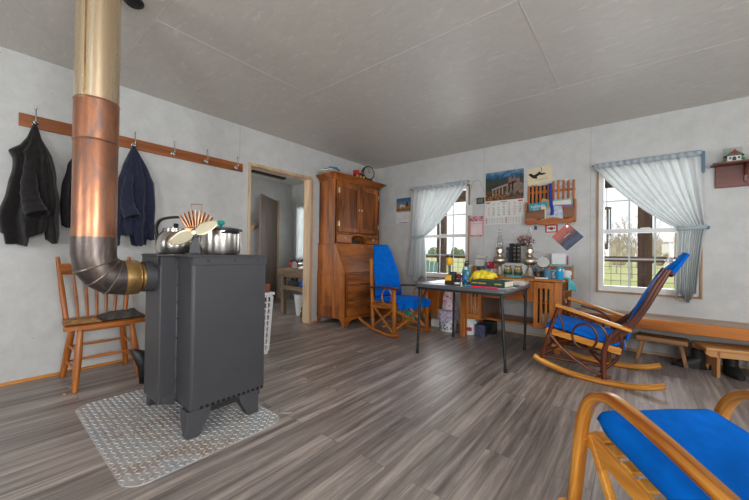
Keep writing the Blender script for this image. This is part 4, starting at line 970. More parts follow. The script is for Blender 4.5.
def seat3(u, v):
    x = .085-.60*v; y = .0+(u-.5)*(.45+.01*v)
    return Vector((x, y, .402-.150*v+.006*noise.noise(Vector((x*7, y*7, 8))))), Vector((.25, 0, .97))
M().pad(seat3, .10, 30, 34, 18).build('seat_cushion', BLUE, t, smooth=180)
def back3(u, v): return Vector((-.47-.30*v, (u-.5)*.46, .34+.52*v)), Vector((.87, 0, .5))
M().pad(back3, .08, 14, 18, 7).build('back_cushion', BLUE, t, smooth=180)
for sy in (1, -1): M().bar((-.48, sy*.24, .22), (-.84, sy*.24, .90), .03, .045, (1, 0, .5)).build('back_post', HONZ, t, smooth=0, bevel=.005)
M().bar((-.835, -.25, .88), (-.835, .25, .88), .03, .06).build('crest_rail', HONX, t, smooth=0, bevel=.005)
q = random.Random(9); m = M()
for i in range(7):
    u, v = q.uniform(.5, .98), q.uniform(.08, .6); p, n_ = seat3(u, v); m.ball(p+n_*.0425, .0024, .002, .0015, 6, 4)
m.build('lint', mat('lint_white', (226, 210, 206), .9), t)

# ============================================================ bench, stools and boots under the right window
t = thing('long_bench', 'long wooden wall bench under the right window', 'bench', (.6, 4.19, 0))
M().box(-1.10, 1.75, -.185, .198, .375, .412).build('seat', BENTOP, t, smooth=0, bevel=.006)
M().box(-1.10, 1.75, -.20, -.185, .312, .412).build('front_apron', BENX, t, smooth=0, bevel=.006)
for x in (-1.02, 1.65): M().box(x, x+.035, -.10, .195, 0, .375).build('leg', BENX, t, smooth=0, bevel=.004)
t = thing('rustic_stool', 'small rough plank stool on the floor below the right window', 'stool', (.165, 4.13, 0), radians(-6))
M().box(-.185, .185, -.10, .10, .190, .238).build('seat', RUSX, t, smooth=0, bevel=.012)
for sx in (-1, 1):
    for sy in (-1, 1): M().bar((sx*.135, sy*.06, .20), (sx*.175, sy*.085, 0), .034, .03, (1, 0, 0)).build('leg', RUSZ, t, smooth=0, bevel=.006)
t = thing('step_stool', 'pine step stool with arched ends at the right edge below the bench', 'stool', (.63, 4.065, 0), radians(14))
M().box(-.24, .30, -.15, .13, .218, .242).build('top', PINEX, t, smooth=0, bevel=.006)
for y in (-.13, .10): M().prism([(-.235, .218), (-.235, .185), (-.20, .165), (.26, .165), (.295, .185), (.295, .218)], y, y+.02, 'XZ').build('apron', PINEX, t, smooth=0, bevel=.003)
for x in (-.165, .20):
    P = [(-.13, .218), (-.13, 0), (-.075, 0)]+[(-.055*cos(radians(a))*1.15, .0+.085*sin(radians(a))) for a in range(20, 161, 20)]+[(.065, 0), (.11, 0), (.11, .218)]
    M().prism(P, x, x+.022, 'YZ').build('end_board', PINEZ, t, smooth=0, bevel=.003)
def boot(lab, loc, rz, tall=.17):
    t = thing('boot', lab, 'boot', loc, rz, 'black work boots under the bench'); BL = mat('black_leather', (34, 33, 34), .5, var=.3, scale=30, bmp=.3)
    def fn(u, v):
        a = 2*pi*u; z = .02+tall*v
        toe = max(0, 1-v/.45)
        L0, L1 = -.075+.01*v, .06+.135*toe**.6; w_ = .046-.004*v
        return Vector(((L0+L1)/2+(L1-L0)/2*cos(a), w_*sin(a)*(1+.04*sin(9*v)), z-(.012*max(0, cos(a))*toe)))
    M().grid(fn, 28, 16, True).build('upper', BL, t, smooth=180, solid=.005)
    M().prism([(.062+.135*cos(a*pi/10)*(1 if cos(a*pi/10) > 0 else 1.0), .05*sin(a*pi/10)) for a in range(20)], 0, .026, 'XY').build('sole', BLACKP, t, smooth=0, bevel=.004)
    m = M()
    for k_ in range(4): z = .09+k_*.024; m.tube([(.075-k_*.006, -.028, z), (.082-k_*.006, 0, z+.006), (.075-k_*.006, .028, z)], .003, 6)
    m.build('laces', mat('lace_grey', (70, 66, 64), .8), t); return t
boot('black work boot between the two small stools', (.425, 4.115, 0), radians(-172), .15)
boot('black work boot just left of the arched pine stool end', (.50, 4.31, 0), radians(-170), .13)
boot('black work boot beneath the pine step stool, nearer the wall', (.79, 4.16, 0), radians(-95), .12)
boot('black work boot beneath the pine step stool, toe toward the room', (.61, 4.11, 0), radians(-80), .12)

# ============================================================ folding table and the desk behind it
TT = .70
t = thing('folding_table', 'black edged square folding table in front of the desk', 'table', (-1.315, 3.235, 0))
M().prism(rrect(-.445, .445, -.44, .44, .05), TT-.036, TT-.002, 'XY').build('tabletop', mat('table_grey_top', (92, 94, 98), .35), t, smooth=30, bevel=.006)
M().prism(rrect(-.435, .435, -.43, .43, .045), TT-.003, TT, 'XY').build('table_surface', mat('table_vinyl', (120, 124, 128), .4), t, smooth=0)
M().box(-.42, .42, -.41, -.385, TT-.06, TT-.036).box(-.42, .42, .385, .41, TT-.06, TT-.036).box(-.42, -.395, -.385, .385, TT-.06, TT-.036).box(.395, .42, -.385, .385, TT-.06, TT-.036).build('frame', BLACKM, t, smooth=0)
for x, y in ((-.405, -.425), (-.42, .41), (.44, -.39), (.39, .40)):
    sx = 1 if x > 0 else -1; sy = 1 if y > 0 else -1
    l = M().cyl((sx*.40, sy*.385, TT-.045), (x, y, .02), .0135, .012).build('leg', BLACKM, t)
    M().cyl((x, y, 0), (x, y, .035), .016).build('foot', BLACKP, l)
    M().tube(spline([(sx*.40, sy*.385, TT-.17), (sx*.385, sy*.33, TT-.11), (sx*.395, sy*.26, TT-.06)], 4), .006, 6).build('brace', BLACKM, t)

t = thing('writing_desk', 'long oak desk with slatted door pedestals against the right wall', 'desk', (-1.145, 4.05, 0))
y0, y1 = -.33, .335
M().box(-.54, .555, y0-.015, y1, .722, .748).build('desktop', DSKX, t, smooth=0, bevel=.005)
for sx, px in ((-1, -.535), (1, .475)):
    for yy in (y0, y1-.06): M().box(px, px+.06, yy, yy+.06, 0, .722).build('leg', DSKZ, t, smooth=0, bevel=.004)
M().box(-.275, .275, y0+.012, y0+.034, .50, .722).build('apron', DSKX, t, smooth=0, bevel=.003)
d = M().box(-.26, .26, y0+.002, y0+.02, .60, .71).build('drawer', DSKX, t, smooth=0, bevel=.004)
M().ball((0, y0-.008, .655), .013).build('knob', BRASS, d)
M().box(-.475, .475, -.12, .28, .205, .228).build('low_shelf', DSKX, t, smooth=0, bevel=.003)
BRNP = wood('brown_side_panel', (92, 62, 44), (126, 90, 66), 'X', .45)
for sx in (-1, 1):
    xa, xb = (-.475, -.275) if sx < 0 else (.275, .475)
    inn = xb-.018 if sx < 0 else xa
    m = M().box(inn, inn+.018, y0+.03, y1-.02, .24, .722); m.build('side_panel', BRNP, t, smooth=0)
    M().box(xa, xb, y0+.03, y1-.02, .225, .245).box(xa, xb, y0+.04, y1-.02, .49, .505).box(xa, xb, y1-.03, y1-.02, .245, .722).build('inner_shelf', DSKX, t, smooth=0)
    n = 3; m = M(); z0, z1 = .235, .715
    m.box(xa+.004, xb-.004, y0, y0+.022, z0, z0+.055).box(xa+.004, xb-.004, y0, y0+.022, z1-.065, z1)
    edges = [xa+.004, xa+.045, xa+.066, xa+.088, xa+.112, xa+.134, xb-.045, xb-.004]
    for i in range(0, 8, 2): m.box(edges[i], edges[i+1], y0, y0+.022, z0+.055, z1-.065)
    m.build('slatted_door', DSKZ, t, smooth=0, bevel=.003)
# side frame at the open right end
M().box(.50, .522, y0+.06, y1-.06, .10, .14).box(.50, .522, y0+.06, y1-.06, .70, .722).build('side_rail', DSKY, t, smooth=0, bevel=.003)
def cyl_thing(name, label, cat, prof, ma, loc, group=None, seg=20):
    o = M().lathe(prof, seg=seg).build(name, ma); tag(o, label, cat, group); return put(o, loc)
# books and boxes inside the slatted pedestals
cols = [(120, 40, 40), (60, 80, 110), (190, 180, 160), (70, 100, 80), (210, 200, 190), (90, 60, 50)]
for i in range(5):
    papers('book', ['dark red', 'slate blue', 'cream', 'dull green', 'pale grey'][i]+' book standing inside the right slatted pedestal of the desk', 'book', (-.84+.031*i, 3.93+.01*i, .506), 0, .026, .15, .10+.012*(i % 3), mat('book_cover_%d' % i, cols[i], .6), 'books inside the right pedestal')
papers('white_box', 'white box on the lower shelf inside the right slatted pedestal', 'box', (-.77, 3.95, .246), 0, .13, .2, .12, PAPER)
papers('white_box', 'white box on the lower shelf inside the left slatted pedestal', 'box', (-1.53, 3.95, .246), 0, .13, .2, .11, PAPER)
papers('green_box', 'dark green box on the upper shelf inside the left slatted pedestal', 'box', (-1.53, 3.95, .506), 0, .13, .2, .10, mat('dark_green_box', (40, 80, 66), .6))
# dark bits beyond the right end of the desk: a magazine rack shelf
t = thing('side_shelf', 'narrow wooden shelf fitted in the open right end of the desk', 'shelf', (-.639, 4.08, 0))
M().box(-.028, .028, -.15, -.13, 0, .70).box(-.028, .028, .13, .15, 0, .70).build('upright', OAKZ, t, smooth=0, bevel=.003)
M().box(-.028, .028, -.13, .13, .10, .118).box(-.028, .028, -.13, .13, .38, .398).box(-.028, .028, -.13, .13, .60, .618).build('shelf', OAKX, t, smooth=0)
for i, (y, z, c, l) in enumerate(((-.09, .398, (40, 40, 44), 'black'), (-.03, .398, (150, 60, 50), 'red'), (.04, .398, (190, 180, 170), 'pale'), (-.07, .118, (90, 90, 96), 'grey'), (.03, .118, (60, 46, 40), 'brown'))):
    cyl_thing('jar', l+' jar on the narrow side shelf beside the desk, '+('middle' if z > .2 else 'lowest')+' board', 'jar', [(.024, 0), (.026, .01), (.026, .085), (.014, .10), (.016, .12), (.001, .121)], mat('jar_'+l, c, .3), (-.639, 4.08+y, z))

# --- things on the folding table
t = thing('work_light', 'yellow and black cordless work light standing at the front left of the table', 'work light', (-1.437, 2.955, TT), radians(8))
M().box(-.05, .05, -.04, .04, 0, .035).build('battery', BLACKP, t, smooth=0, bevel=.006)
M().prism([(-.05, .035), (.015, .035), (.015, .09), (-.02, .09), (-.05, .07)], -.036, .036, 'XZ').build('body', YEL, t, smooth=0, bevel=.008)
M().prism([(.015, .03), (.05, .03), (.05, .125), (.0, .125), (.015, .09)], -.034, .034, 'XZ').build('grip', BLACKP, t, smooth=0, bevel=.006)
M().bar((-.012, 0, .085), (-.014, 0, .195), .022, .026, (0, 1, 0)).build('arm', mat('tool_grey', (90, 92, 94), .5), t, smooth=0, bevel=.004)
M().lathe([(.016, .185), (.030, .20), (.032, .222), (.028, .226), (.032, .230), (.030, .252), (.022, .262)], (-.014, 0, 0), 20).build('head', YEL, t)
for x in (-.034, .008): M().box(x-.010, x+.010, -.012, .012, .258, .285).build('clip', BLACKP, t, smooth=0, bevel=.003)
def bottle(label, loc, r_, h_, ma, capm, band=None, group=None):
    t = thing('bottle', label, 'bottle', loc, 0, group)
    M().lathe([(r_*.9, 0), (r_, .008), (r_, h_*.66), (r_*.75, h_*.78), (r_*.42, h_*.84), (r_*.42, h_*.88)], seg=22).build('body', ma, t)
    M().lathe([(r_*.5, h_*.87), (r_*.52, h_), (r_*.3, h_+.004), (.001, h_+.004)], seg=18).build('cap', capm, t)
    if band: M().lathe([(r_+.001, h_*.3), (r_+.001, h_*.55)], seg=22, caps=False).build('wrap', band, t)
    return t
b_ = bottle('teal sports bottle with black spout lid on the folding table', (-1.352, 3.13, TT), .043, .205, TEAL, BLACKP)
M().tube(spline([(-.02, 0, .19), (-.012, 0, .222), (.012, 0, .222), (.02, 0, .19)], 4), .005, 6).build('carry_loop', BLACKP, b_)
PLAS = clear_mat('clear_plastic', (.88, .92, .95), .2)
bottle('clear plastic water bottle with blue wrap beside the teal bottle', (-1.30, 2.99, TT), .03, .17, PLAS, WHITE, mat('wrap_blue', (60, 110, 180), .4))
papers('red_box', 'maroon red box behind the work light on the folding table', 'box', (-1.455, 3.10, TT), .2, .10, .05, .10, mat('maroon_card', (150, 44, 54), .5))
t = thing('small_jar', 'small dark jar with white label at the front edge of the table', 'jar', (-1.345, 2.90, TT))
M().lathe([(.024, 0), (.026, .006), (.026, .042), (.016, .05)], seg=18).build('body', mat('dark_glass', (36, 34, 40), .2), t); M().lathe([(.018, .049), (.018, .062), (.001, .063)], seg=18).build('lid', BLACKP, t); M().lathe([(.0265, .012), (.0265, .03)], seg=18, caps=False).build('paper_label', PAPER, t)
YB_ = mat('yellow_bag', (244, 214, 40), .45, var=.1, scale=20)
def bag(u, v):
    a = 2*pi*u; x = -.118+.236*v; e = sin(pi*min(1, max(0, v*1.0)))**.22 if 0 < v < 1 else .05
    n = 1+.3*noise.noise(Vector((cos(a)*2, sin(a)*2, v*9)))
    return Vector((x+.02*sin(a), .05*cos(a)*e*n, max(.002, .062+.062*sin(a)*e*n*(1-.25*v))))
t = thing('bread_bag', 'crumpled yellow printed plastic bag on the folding table', 'bag', (-1.185, 3.13, TT), .12); t.scale = (1, 1, 1.2)
M().grid(bag, 26, 24, True).build('bag', YB_, t, smooth=180)
m = M(); q = random.Random(2)
for i in range(12):
    v = q.uniform(.12, .85); u = q.uniform(.52, .98); 
    p = bag(u, v); p2 = bag(u+.01, v)
    if p.y < .0: m.ball((p.x, p.y-.001, p.z), .011, .003, .009, 8, 6)
m.build('print', mat('bag_print', (170, 70, 90), .5, var=.4, scale=40), t)
t = thing('book', 'thick dark green hardback book lying at the front right of the table', 'book', (-1.03, 2.955, TT+.014), radians(-4))
GRB = mat('green_cloth_cover', (28, 66, 56), .6)
M().box(-.155, .152, -.10, .10, 0, .004).box(-.155, .152, -.10, .10, .048, .052).box(-.155, .152, -.104, -.098, 0, .052).build('cover', GRB, t, smooth=0, bevel=.001)
M().box(-.148, .149, -.096, .095, .004, .048).build('pages', mat('page_edges', (222, 212, 186), .8), t, smooth=0)
m = M()
for x, w_ in ((-.12, .05), (-.05, .075), (.07, .012), (.10, .05)): m.box(x-w_/2, x+w_/2, -.1048, -.1038, .020, .032)
m.build('gold_stamp', mat('gold_stamp', (176, 150, 84), .4), t, smooth=0)
papers('magazine', 'flat magazine lying under the green hardback book', 'magazine', (-1.02, 2.97, TT), -.15, .27, .21, .008, mat('mag_mix', (200, 196, 190), .4, var=.2, scale=14))
papers('magazine', 'worn tan magazine on the papers at the right of the table', 'magazine', (-.99, 3.45, TT+.031), .3, .21, .28, .008, CREAM)
papers('newspaper', 'folded newspaper spread on the right half of the folding table', 'newspaper', (-1.02, 3.47, TT), .12, .30, .32, .030, mat('newsprint', (196, 192, 184), .9, var=.18, scale=30))
papers('newspaper', 'folded newspaper at the back edge of the folding table', 'newspaper', (-1.34, 3.46, TT), -.1, .24, .28, .026, mat('newsprint', (196, 192, 184), .9, var=.18, scale=30))
papers('paper_sheet', 'pale sheet of paper near the right front corner of the table', 'paper', (-.905, 3.10, TT), .5, .05, .19, .002, PAPER)
papers('picture_book', 'thin dark magazine at the right edge of the folding table', 'magazine', (-.92, 3.15, TT+.003), -.2, .07, .18, .010, mat('dark_mag', (70, 60, 66), .35))
o = M().cyl((-.115, 0, .008), (.115, 0, .008), .0085).build('pink_marker', mat('pink_plastic', (232, 40, 84), .35)); tag(o, 'pink red pen lying along the front edge of the table', 'pen'); put(o, (-1.06, 2.83, TT), .06)
o = M().cyl((-.03, 0, .008), (.03, 0, .008), .008).build('blue_marker', mat('blue_pen', (30, 150, 200), .35)); tag(o, 'short blue pen cap at the front edge beside the pink pen', 'pen'); put(o, (-1.215, 2.85, TT), .1)
papers('place_mat', 'light blue plastic sheet on the left end of the folding table', 'table mat', (-1.60, 3.12, TT), .1, .26, .40, .003, mat('mat_blue', (112, 158, 184), .35, var=.2, scale=10))
papers('brown_envelope', 'tan paper lying at the back left of the folding table below the window', 'paper', (-1.60, 3.50, TT), .25, .26, .22, .02, mat('kraft_pale', (206, 186, 168), .8))

# --- things on the desk
DT = .748
def lamp(label, loc):
    t = thing('oil_lamp', label, 'oil lamp', loc, 0, 'metal oil lamps on the desk')
    M().lathe([(.072, 0), (.074, .006), (.066, .014), (.05, .022), (.036, .05), (.024, .09), (.018, .112), (.026, .122), (.020, .13)], seg=32).build('base', NICKEL, t)
    M().lathe([(.018, .128), (.05, .142), (.080, .165), (.086, .185), (.080, .203), (.055, .222), (.034, .232), (.034, .24)], seg=32).build('fuel_font', NICKEL, t)
    M().lathe([(.03, .238), (.034, .25), (.030, .262), (.042, .27), (.042, .31), (.036, .318), (.040, .324), (.036, .33)], seg=26).build('burner', NICKEL, t)
    M().cyl((.03, 0, .285), (.072, 0, .285), .004).ball((.075, 0, .285), .009).build('wick_knob', NICKEL, t)
    M().lathe([(.030, .325), (.036, .345), (.040, .375), (.035, .405), (.026, .43), (.021, .48), (.020, .545)], seg=24, caps=False).build('chimney', clear_mat('lamp_glass', (.88, .89, .90), .12, .55), t)
    return t
lamp('metal oil lamp left of the black books on the desk', (-1.245, 3.80, DT))
lamp('metal oil lamp right of the black books on the desk', (-.935, 3.84, DT))
t = thing('white_basin', 'white box shaped basin behind the owl pots on the desk', 'basin', (-1.16, 4.17, DT))
M().box(-.16, .16, -.08, .10, 0, .150).build('case', WHITE, t, smooth=0, bevel=.02, seg=3)
for i, (x, h_, c, l) in enumerate(((-.075, .235, (34, 34, 38), 'tallest black book in the middle'), (-.033, .225, (30, 30, 34), 'black book with gold spine bands'), (.012, .232, (44, 42, 40), 'black book right of the gold banded one'), (-.115, .19, (70, 74, 84), 'slate coloured shorter book leaning left'), (.055, .20, (150, 146, 140), 'grey shorter book at the right end'))):
    t = thing('book', l+' on the white basin behind the lamps', 'book', (-1.135+x, 4.18, DT+.151), 0, 'dark books standing behind the lamps')
    M().box(-.019, .019, -.075, .075, 0, h_).build('cover', mat('dark_book_%d' % i, c, .5), t, smooth=0, bevel=.003)
    M().box(-.015, .015, -.07, .074, h_-.0005, h_+.001).build('pages', PAPER, t, smooth=0)
    if i in (1, 2):
        m = M()
        for z in (.04, .09, .14, .18): m.box(-.014, .014, -.0765, -.0745, z, z+.008)
        m.build('spine_band', mat('gold_stamp', (176, 150, 84), .4), t, smooth=0)
t = thing('flower_vase', 'dried pink flowers in a dark vase rising behind the black books', 'vase', (-1.11, 4.325, DT+.15))
M().lathe([(.04, 0), (.05, .05), (.045, .16), (.03, .22), (.035, .24)], seg=20).build('vase', BLACKP, t)
q = random.Random(5); m = M(); m2 = M(); m3 = M()
for i in range(40):
    x, y, z = q.uniform(-.085, .095), q.uniform(-.05, .03), q.uniform(.27, .36)-.0; z -= abs(x)*.5
    m.tube([(x*.2, y*.2, .2), (x*.7, y*.7, z-.05), (x, y, z)], .0018, 5)
    (m2 if i % 3 else m3).ball((x, y, z), q.uniform(.010, .017), None, q.uniform(.009, .014), 8, 6)
m.build('stem', mat('dry_stem', (120, 96, 70), .9), t); m2.build('blossom', mat('dusty_pink', (206, 160, 150), .9, var=.25, scale=30), t); m3.build('dark_blossom', mat('wine_flower', (120, 56, 60), .9, var=.2), t)
papers('teal_tray', 'flat teal tray under the two owl pots on the desk', 'tray', (-1.13, 3.93, DT), 0, .26, .20, .012, mat('teal_tray', (70, 190, 196), .4))
def owl(label, loc, dark):
    t = thing('owl_pot', label, 'owl figurine', loc, radians(-90), 'owl shaped pots on the teal tray')
    OW = mat('owl_brown', (134, 116, 84), .5, var=.35, scale=40); 
    M().lathe([(.03, 0), (.044, .012), (.048, .04), (.042, .07), (.038, .088), (.026, .102), (.001, .106)], seg=22).build('body', OW, t)
    for sy in (-1, 1):
        M().cyl((.0, sy*.024, .09), (.004, sy*.036, .118), .012, .002, 8).build('ear', OW, t)
        M().lathe([(.001, 0), (.012, .0), (.012, .004), (.001, .005)], seg=14, mtx=Matrix.Rotation(radians(90), 4, 'Y')).move(Matrix.Translation((.036, sy*.014, .080))).build('eye', mat('owl_eye', (214, 196, 130), .4), t)
    M().cyl((.038, 0, .072), (.046, 0, .062), .006, .001, 8).build('beak', BLACKP, t)
    M().lathe([(.0445, .012), (.0490, .026), (.049, .04)], seg=22, caps=False).build('lower_glaze', mat('owl_green', (52, 80, 60), .35), t)
owl('brown and green owl shaped pot on the left of the teal tray', (-1.19, 3.93, DT+.012), 1)
owl('brown and green owl shaped pot on the right of the teal tray', (-1.075, 3.93, DT+.012), 0)
t = thing('table_mirror', 'small round mirror on a stand behind the blue mug', 'mirror', (-.855, 4.11, DT), radians(-78))
MT = Matrix.Translation((0, 0, .168)) @ Matrix.Rotation(radians(72), 4, 'Y')
M().lathe([(.066, -.006), (.072, 0), (.066, .006), (.062, .004), (.062, -.004)], seg=36, mtx=MT.to_3x3().to_4x4()).move(Matrix.Translation((0, 0, .168))).build('frame', CHROME, t)
M().lathe([(.001, -.003), (.064, -.003), (.064, .003), (.001, .003)], seg=36, mtx=MT.to_3x3().to_4x4()).move(Matrix.Translation((0, 0, .168))).build('glass', mat('mirror_glass', (240, 242, 242), .12, 1.0, var=.01), t)
M().cyl((0, 0, .01), (0, 0, .098), .006).lathe([(.05, 0), (.048, .01), (.01, .014)], seg=24).build('stand', CHROME, t)
MUGB = mat('mug_blue', (84, 128, 158), .35)
def mug(label, loc, r_, h_, rz, ma):
    t = thing('mug', label, 'mug', loc, rz)
    M().lathe([(r_*.92, 0), (r_, .006), (r_, h_), (r_-.004, h_), (r_-.004, .008), (.001, .007)], seg=26).build('cup', ma, t)
    M().tube(spline([(r_-.002, 0, h_*.82), (r_+.026, 0, h_*.78), (r_+.03, 0, h_*.45), (r_-.002, 0, h_*.22)], 5), .006, 8).build('handle', ma, t); return t
mug('blue grey mug on the right end of the desk', (-.755, 3.86, DT), .042, .098, radians(-20), MUGB)
mug('dark teal mug behind the right oil lamp', (-.955, 4.07, DT), .042, .10, radians(160), mat('mug_teal', (40, 96, 110), .35))
t = thing('tumbler', 'bright blue tumbler with steel band at the right corner of the desk', 'tumbler', (-.640, 3.82, DT))
M().lathe([(.031, 0), (.034, .006), (.036, .09)], seg=26).build('body', CYAN, t); M().lathe([(.0365, .09), (.037, .105)], seg=26).build('band', STEEL, t); M().lathe([(.037, .105), (.036, .122), (.028, .128), (.001, .128)], seg=26).build('lid', CYAN, t)
for x, y, l, c in ((-.90, 3.95, 'dark glass jar', (50, 44, 42)), (-.86, 3.90, 'small brown jar', (96, 70, 50)), (-.845, 3.99, 'small black tin', (34, 32, 34))):
    cyl_thing('small_jar', l+' between the right lamp and the blue mug', 'jar', [(.02, 0), (.022, .006), (.022, .045), (.015, .055), (.016, .068), (.001, .069)], mat('tiny_'+l.replace(' ', '_'), c, .3), (x, y, DT))
# organiser at the back right
t = thing('desk_organizer', 'small wood and teal shelf riser at the back right of the desk', 'organizer', (-.70, 4.21, DT))
M().box(-.10, .12, -.07, .09, .105, .125).build('shelf', DSKX, t, smooth=0); M().box(-.10, .12, -.074, .09, .126, .142).build('teal_top', mat('teal_board', (120, 186, 172), .6), t, smooth=0)
M().box(-.098, -.08, -.07, .09, 0, .105).box(.10, .118, -.07, .09, 0, .105).build('support', DSKZ, t, smooth=0)
o = M().box(-.075, .075, -.012, .012, 0, .13).build('white_letters', WHITE, smooth=0, bevel=.012); tag(o, 'white packet standing on the small teal shelf riser', 'packet'); put(o, (-.715, 4.20, DT+.143), 0)
papers('letter', 'pale lilac envelope leaning behind the white packet on the riser', 'letter', (-.70, 4.24, DT+.143), 0, .15, .006, .145, mat('lilac_paper', (206, 198, 214), .8))
o = M().cyl((0, 0, 0), (0, 0, .10), .006).build('red_pencil', RED); tag(o, 'red pen standing at the right end of the riser', 'pen'); put(o, (-.622, 4.18, DT+.1425))
o = M().cyl((0, 0, 0), (0, 0, .10), .006).build('white_pencil', mat('lilac_paper', (206, 198, 214), .8)); tag(o, 'pale pen standing beside the red pen on the riser', 'pen'); put(o, (-.598, 4.18, DT+.1425))
mug('white cup on the desk below the teal shelf riser, by the tumbler', (-.615, 4.05, DT), .045, .085, radians(60), WHITE)
papers('white_tub', 'white tub behind the blue mug', 'tub', (-.755, 4.03, DT), 0, .07, .07, .085, PAPER, None, .008)
t = thing('teal_towel', 'teal cloth hanging over the right end of the desk', 'cloth', (-.572, 3.93, DT))
def tw(u, v):
    y = (u-.5)*.13; s_ = v*.24
    if s_ < .05: return Vector((-.045+s_, y, .006+.003*sin(u*9)))
    k_ = min(1, (s_-.05)*12); return Vector((.008+k_*(.062*u+.008*sin(u*11)), y*(1-.5*(s_-.05))-.03*k_, .004-(s_-.05)*.62+.012*sin(u*5)))
M().grid(tw, 24, 18).build('cloth', mat('teal_cloth', (86, 178, 184), .9), t, smooth=180, solid=.005)
# left back of the desk
mug('red plastic cup behind the left oil lamp', (-1.42, 4.02, DT+.072), .038, .085, radians(20), RED)
t = thing('tissue_stack', 'white stack of papers in a blue box at the back left of the desk', 'papers', (-1.60, 4.16, DT))
M().box(-.075, .075, -.06, .06, 0, .09).build('box', mat('navy_box', (48, 72, 120), .6), t, smooth=0, bevel=.003)
M().box(-.068, .07, -.055, .055, .09, .185).build('paper_stack', PAPER, t, smooth=0, bevel=.02)
M().box(-.05, .08, -.05, .05, .19, .235).build('loose_paper', PAPER, t, smooth=0, bevel=.02)
papers('blue_box', 'small blue box left of the red cup on the desk', 'box', (-1.475, 4.10, DT), 0, .06, .08, .15, mat('royal_blue_box', (30, 60, 150), .5))
papers('card_box', 'flat white box the red cup stands on', 'box', (-1.41, 4.02, DT), .1, .11, .12, .071, WHITE)
t = thing('wicker_basket', 'small brown basket at the left end of the desk', 'basket', (-1.665, 3.93, DT))
M().lathe([(.045, 0), (.06, .05), (.064, .10), (.06, .10), (.056, .05), (.001, .006)], seg=22).build('bowl', wood('basket', (120, 76, 40), (196, 140, 84), 'X', .7, 3), t)
M().ball((0, 0, .085), .05, .05, .03).build('contents', PAPER, t)
bottle('clear spray bottle with pink cap behind the yellow bag', (-1.36, 3.75, DT), .032, .15, PLAS, mat('pink_cap', (220, 90, 110), .4))
bottle('small green bottle behind the yellow bag', (-1.44, 3.80, DT), .024, .13, mat('green_glass', (50, 110, 70), .2), WHITE)
cyl_thing('white_jar', 'small white jar left of the left oil lamp', 'jar', [(.03, 0), (.032, .006), (.032, .06), (.026, .066), (.026, .075), (.001, .076)], WHITE, (-1.36, 3.90, DT))

cyl_thing('small_tin', 'small orange and brown tin left of the white papers on the desk', 'tin', [(.03, 0), (.032, .004), (.032, .075), (.028, .08), (.001, .081)], mat('tin_orange', (176, 104, 56), .5), (-1.655, 4.12, DT))
papers('dark_pad', 'dark green pad lying in front of the left oil lamp', 'pad', (-1.30, 3.755-.001, DT), .1, .10, .05, .02, mat('pad_green', (40, 74, 60), .6))
papers('paper_stack', 'low stack of loose papers on the desk between the lamps and the mirror', 'papers', (-.80, 3.78, DT), .15, .12, .07, .012, PAPER)
lump_ = rag('paper_towel', 'crumpled white paper towel on the folding table behind the yellow bag', 'paper towel', (-1.17, 3.225, TT), .1, .16, .11, .07, PAPER, 15)
papers('blue_notebook', 'blue notebook lying on the back left newspaper of the folding table', 'notebook', (-1.36, 3.45, TT+.027), .1, .15, .20, .012, mat('note_blue', (60, 110, 150), .5))

# --- under the desk and window
t = thing('bucket', 'white bucket covered with a patchwork cloth under the left end of the desk', 'bucket', (-1.925, 3.90, 0))
M().lathe([(.095, 0), (.10, .004), (.112, .24), (.118, .245), (.118, .255), (.001, .256)], seg=28).build('pail', WHITE, t)
m = M(); q = random.Random(8)
for i in range(26):
    a = radians(q.uniform(-150, -30)); z = q.uniform(.03, .12); r_ = .0975+.0125*z/.24; m.ball((r_*cos(a), r_*sin(a), z), .009, .009, q.uniform(.006, .014), 6, 5)
m.build('printed_design', mat('navy_print', (40, 70, 130), .6, var=.5, scale=40), t)
t = thing('quilt_cloth', 'pale patchwork cloth draped over the white bucket', 'cloth', (-1.925, 3.90, 0))
def qc(u, v):
    a = 2*pi*u; r_ = .128*min(1, v*2.2)+.014*max(0, v-.45)*sin(9*a); z = .262+.003-(max(0, v-.45)/.55)*.125*(1+.2*sin(3*a))
    return Vector((r_*cos(a)*(1+.04*max(0, v-.45)), r_*sin(a)*(1+.04*max(0, v-.45)), z))
def plaid():
    m_, nt, b = newmat('patchwork'); mp = coords(nt, (34, 34, 34)); c = N(nt, 'ShaderNodeTexChecker', Scale=1.0); nt.links.new(mp.outputs[0], c.inputs['Vector'])
    c.inputs['Color1'].default_value = (*lin((206, 198, 214)), 1); c.inputs['Color2'].default_value = (*lin((176, 160, 190)), 1); nt.links.new(c.outputs[0], b.inputs['Base Color']); b.inputs['Roughness'].default_value = .9; return m_
M().grid(qc, 48, 16, True).build('cloth', plaid(), t, smooth=180, solid=.004)
t = thing('plastic_bag', 'translucent white bag with pink print standing on the covered bucket', 'bag', (-1.93, 3.93, .272))
def pb(u, v):
    a = 2*pi*u; e = (1-.35*v)*(1+.18*noise.noise(Vector((cos(a)*2, sin(a)*2, v*4)))) ; return Vector((.10*cos(a)*e, .075*sin(a)*e, .26*v*(1+.1*sin(3*a)*v)))
M().grid(pb, 30, 16, True).build('bag', mat('bag_pinkish', (222, 200, 204), .4, var=.25, scale=14), t, smooth=180, solid=.002)
m = M(); q = random.Random(12)
for i in range(12):
    p = pb(q.uniform(.55, .95), q.uniform(.1, .9)); m.ball(p, .014, .006, .012, 8, 6)
m.build('print', mat('pink_print', (206, 70, 96), .5), t)
t = thing('bucket', 'white bucket with red printed side behind the desk leg', 'bucket', (-1.66, 3.93, 0))
M().lathe([(.085, 0), (.09, .004), (.10, .185), (.106, .19), (.106, .204), (.001, .205)], seg=28).build('pail', WHITE, t)
m = M()
for a in range(-150, -40, 11): m.ball((.0935*cos(radians(a)), .0935*sin(radians(a)), .075), .012, .012, .028, 8, 6)
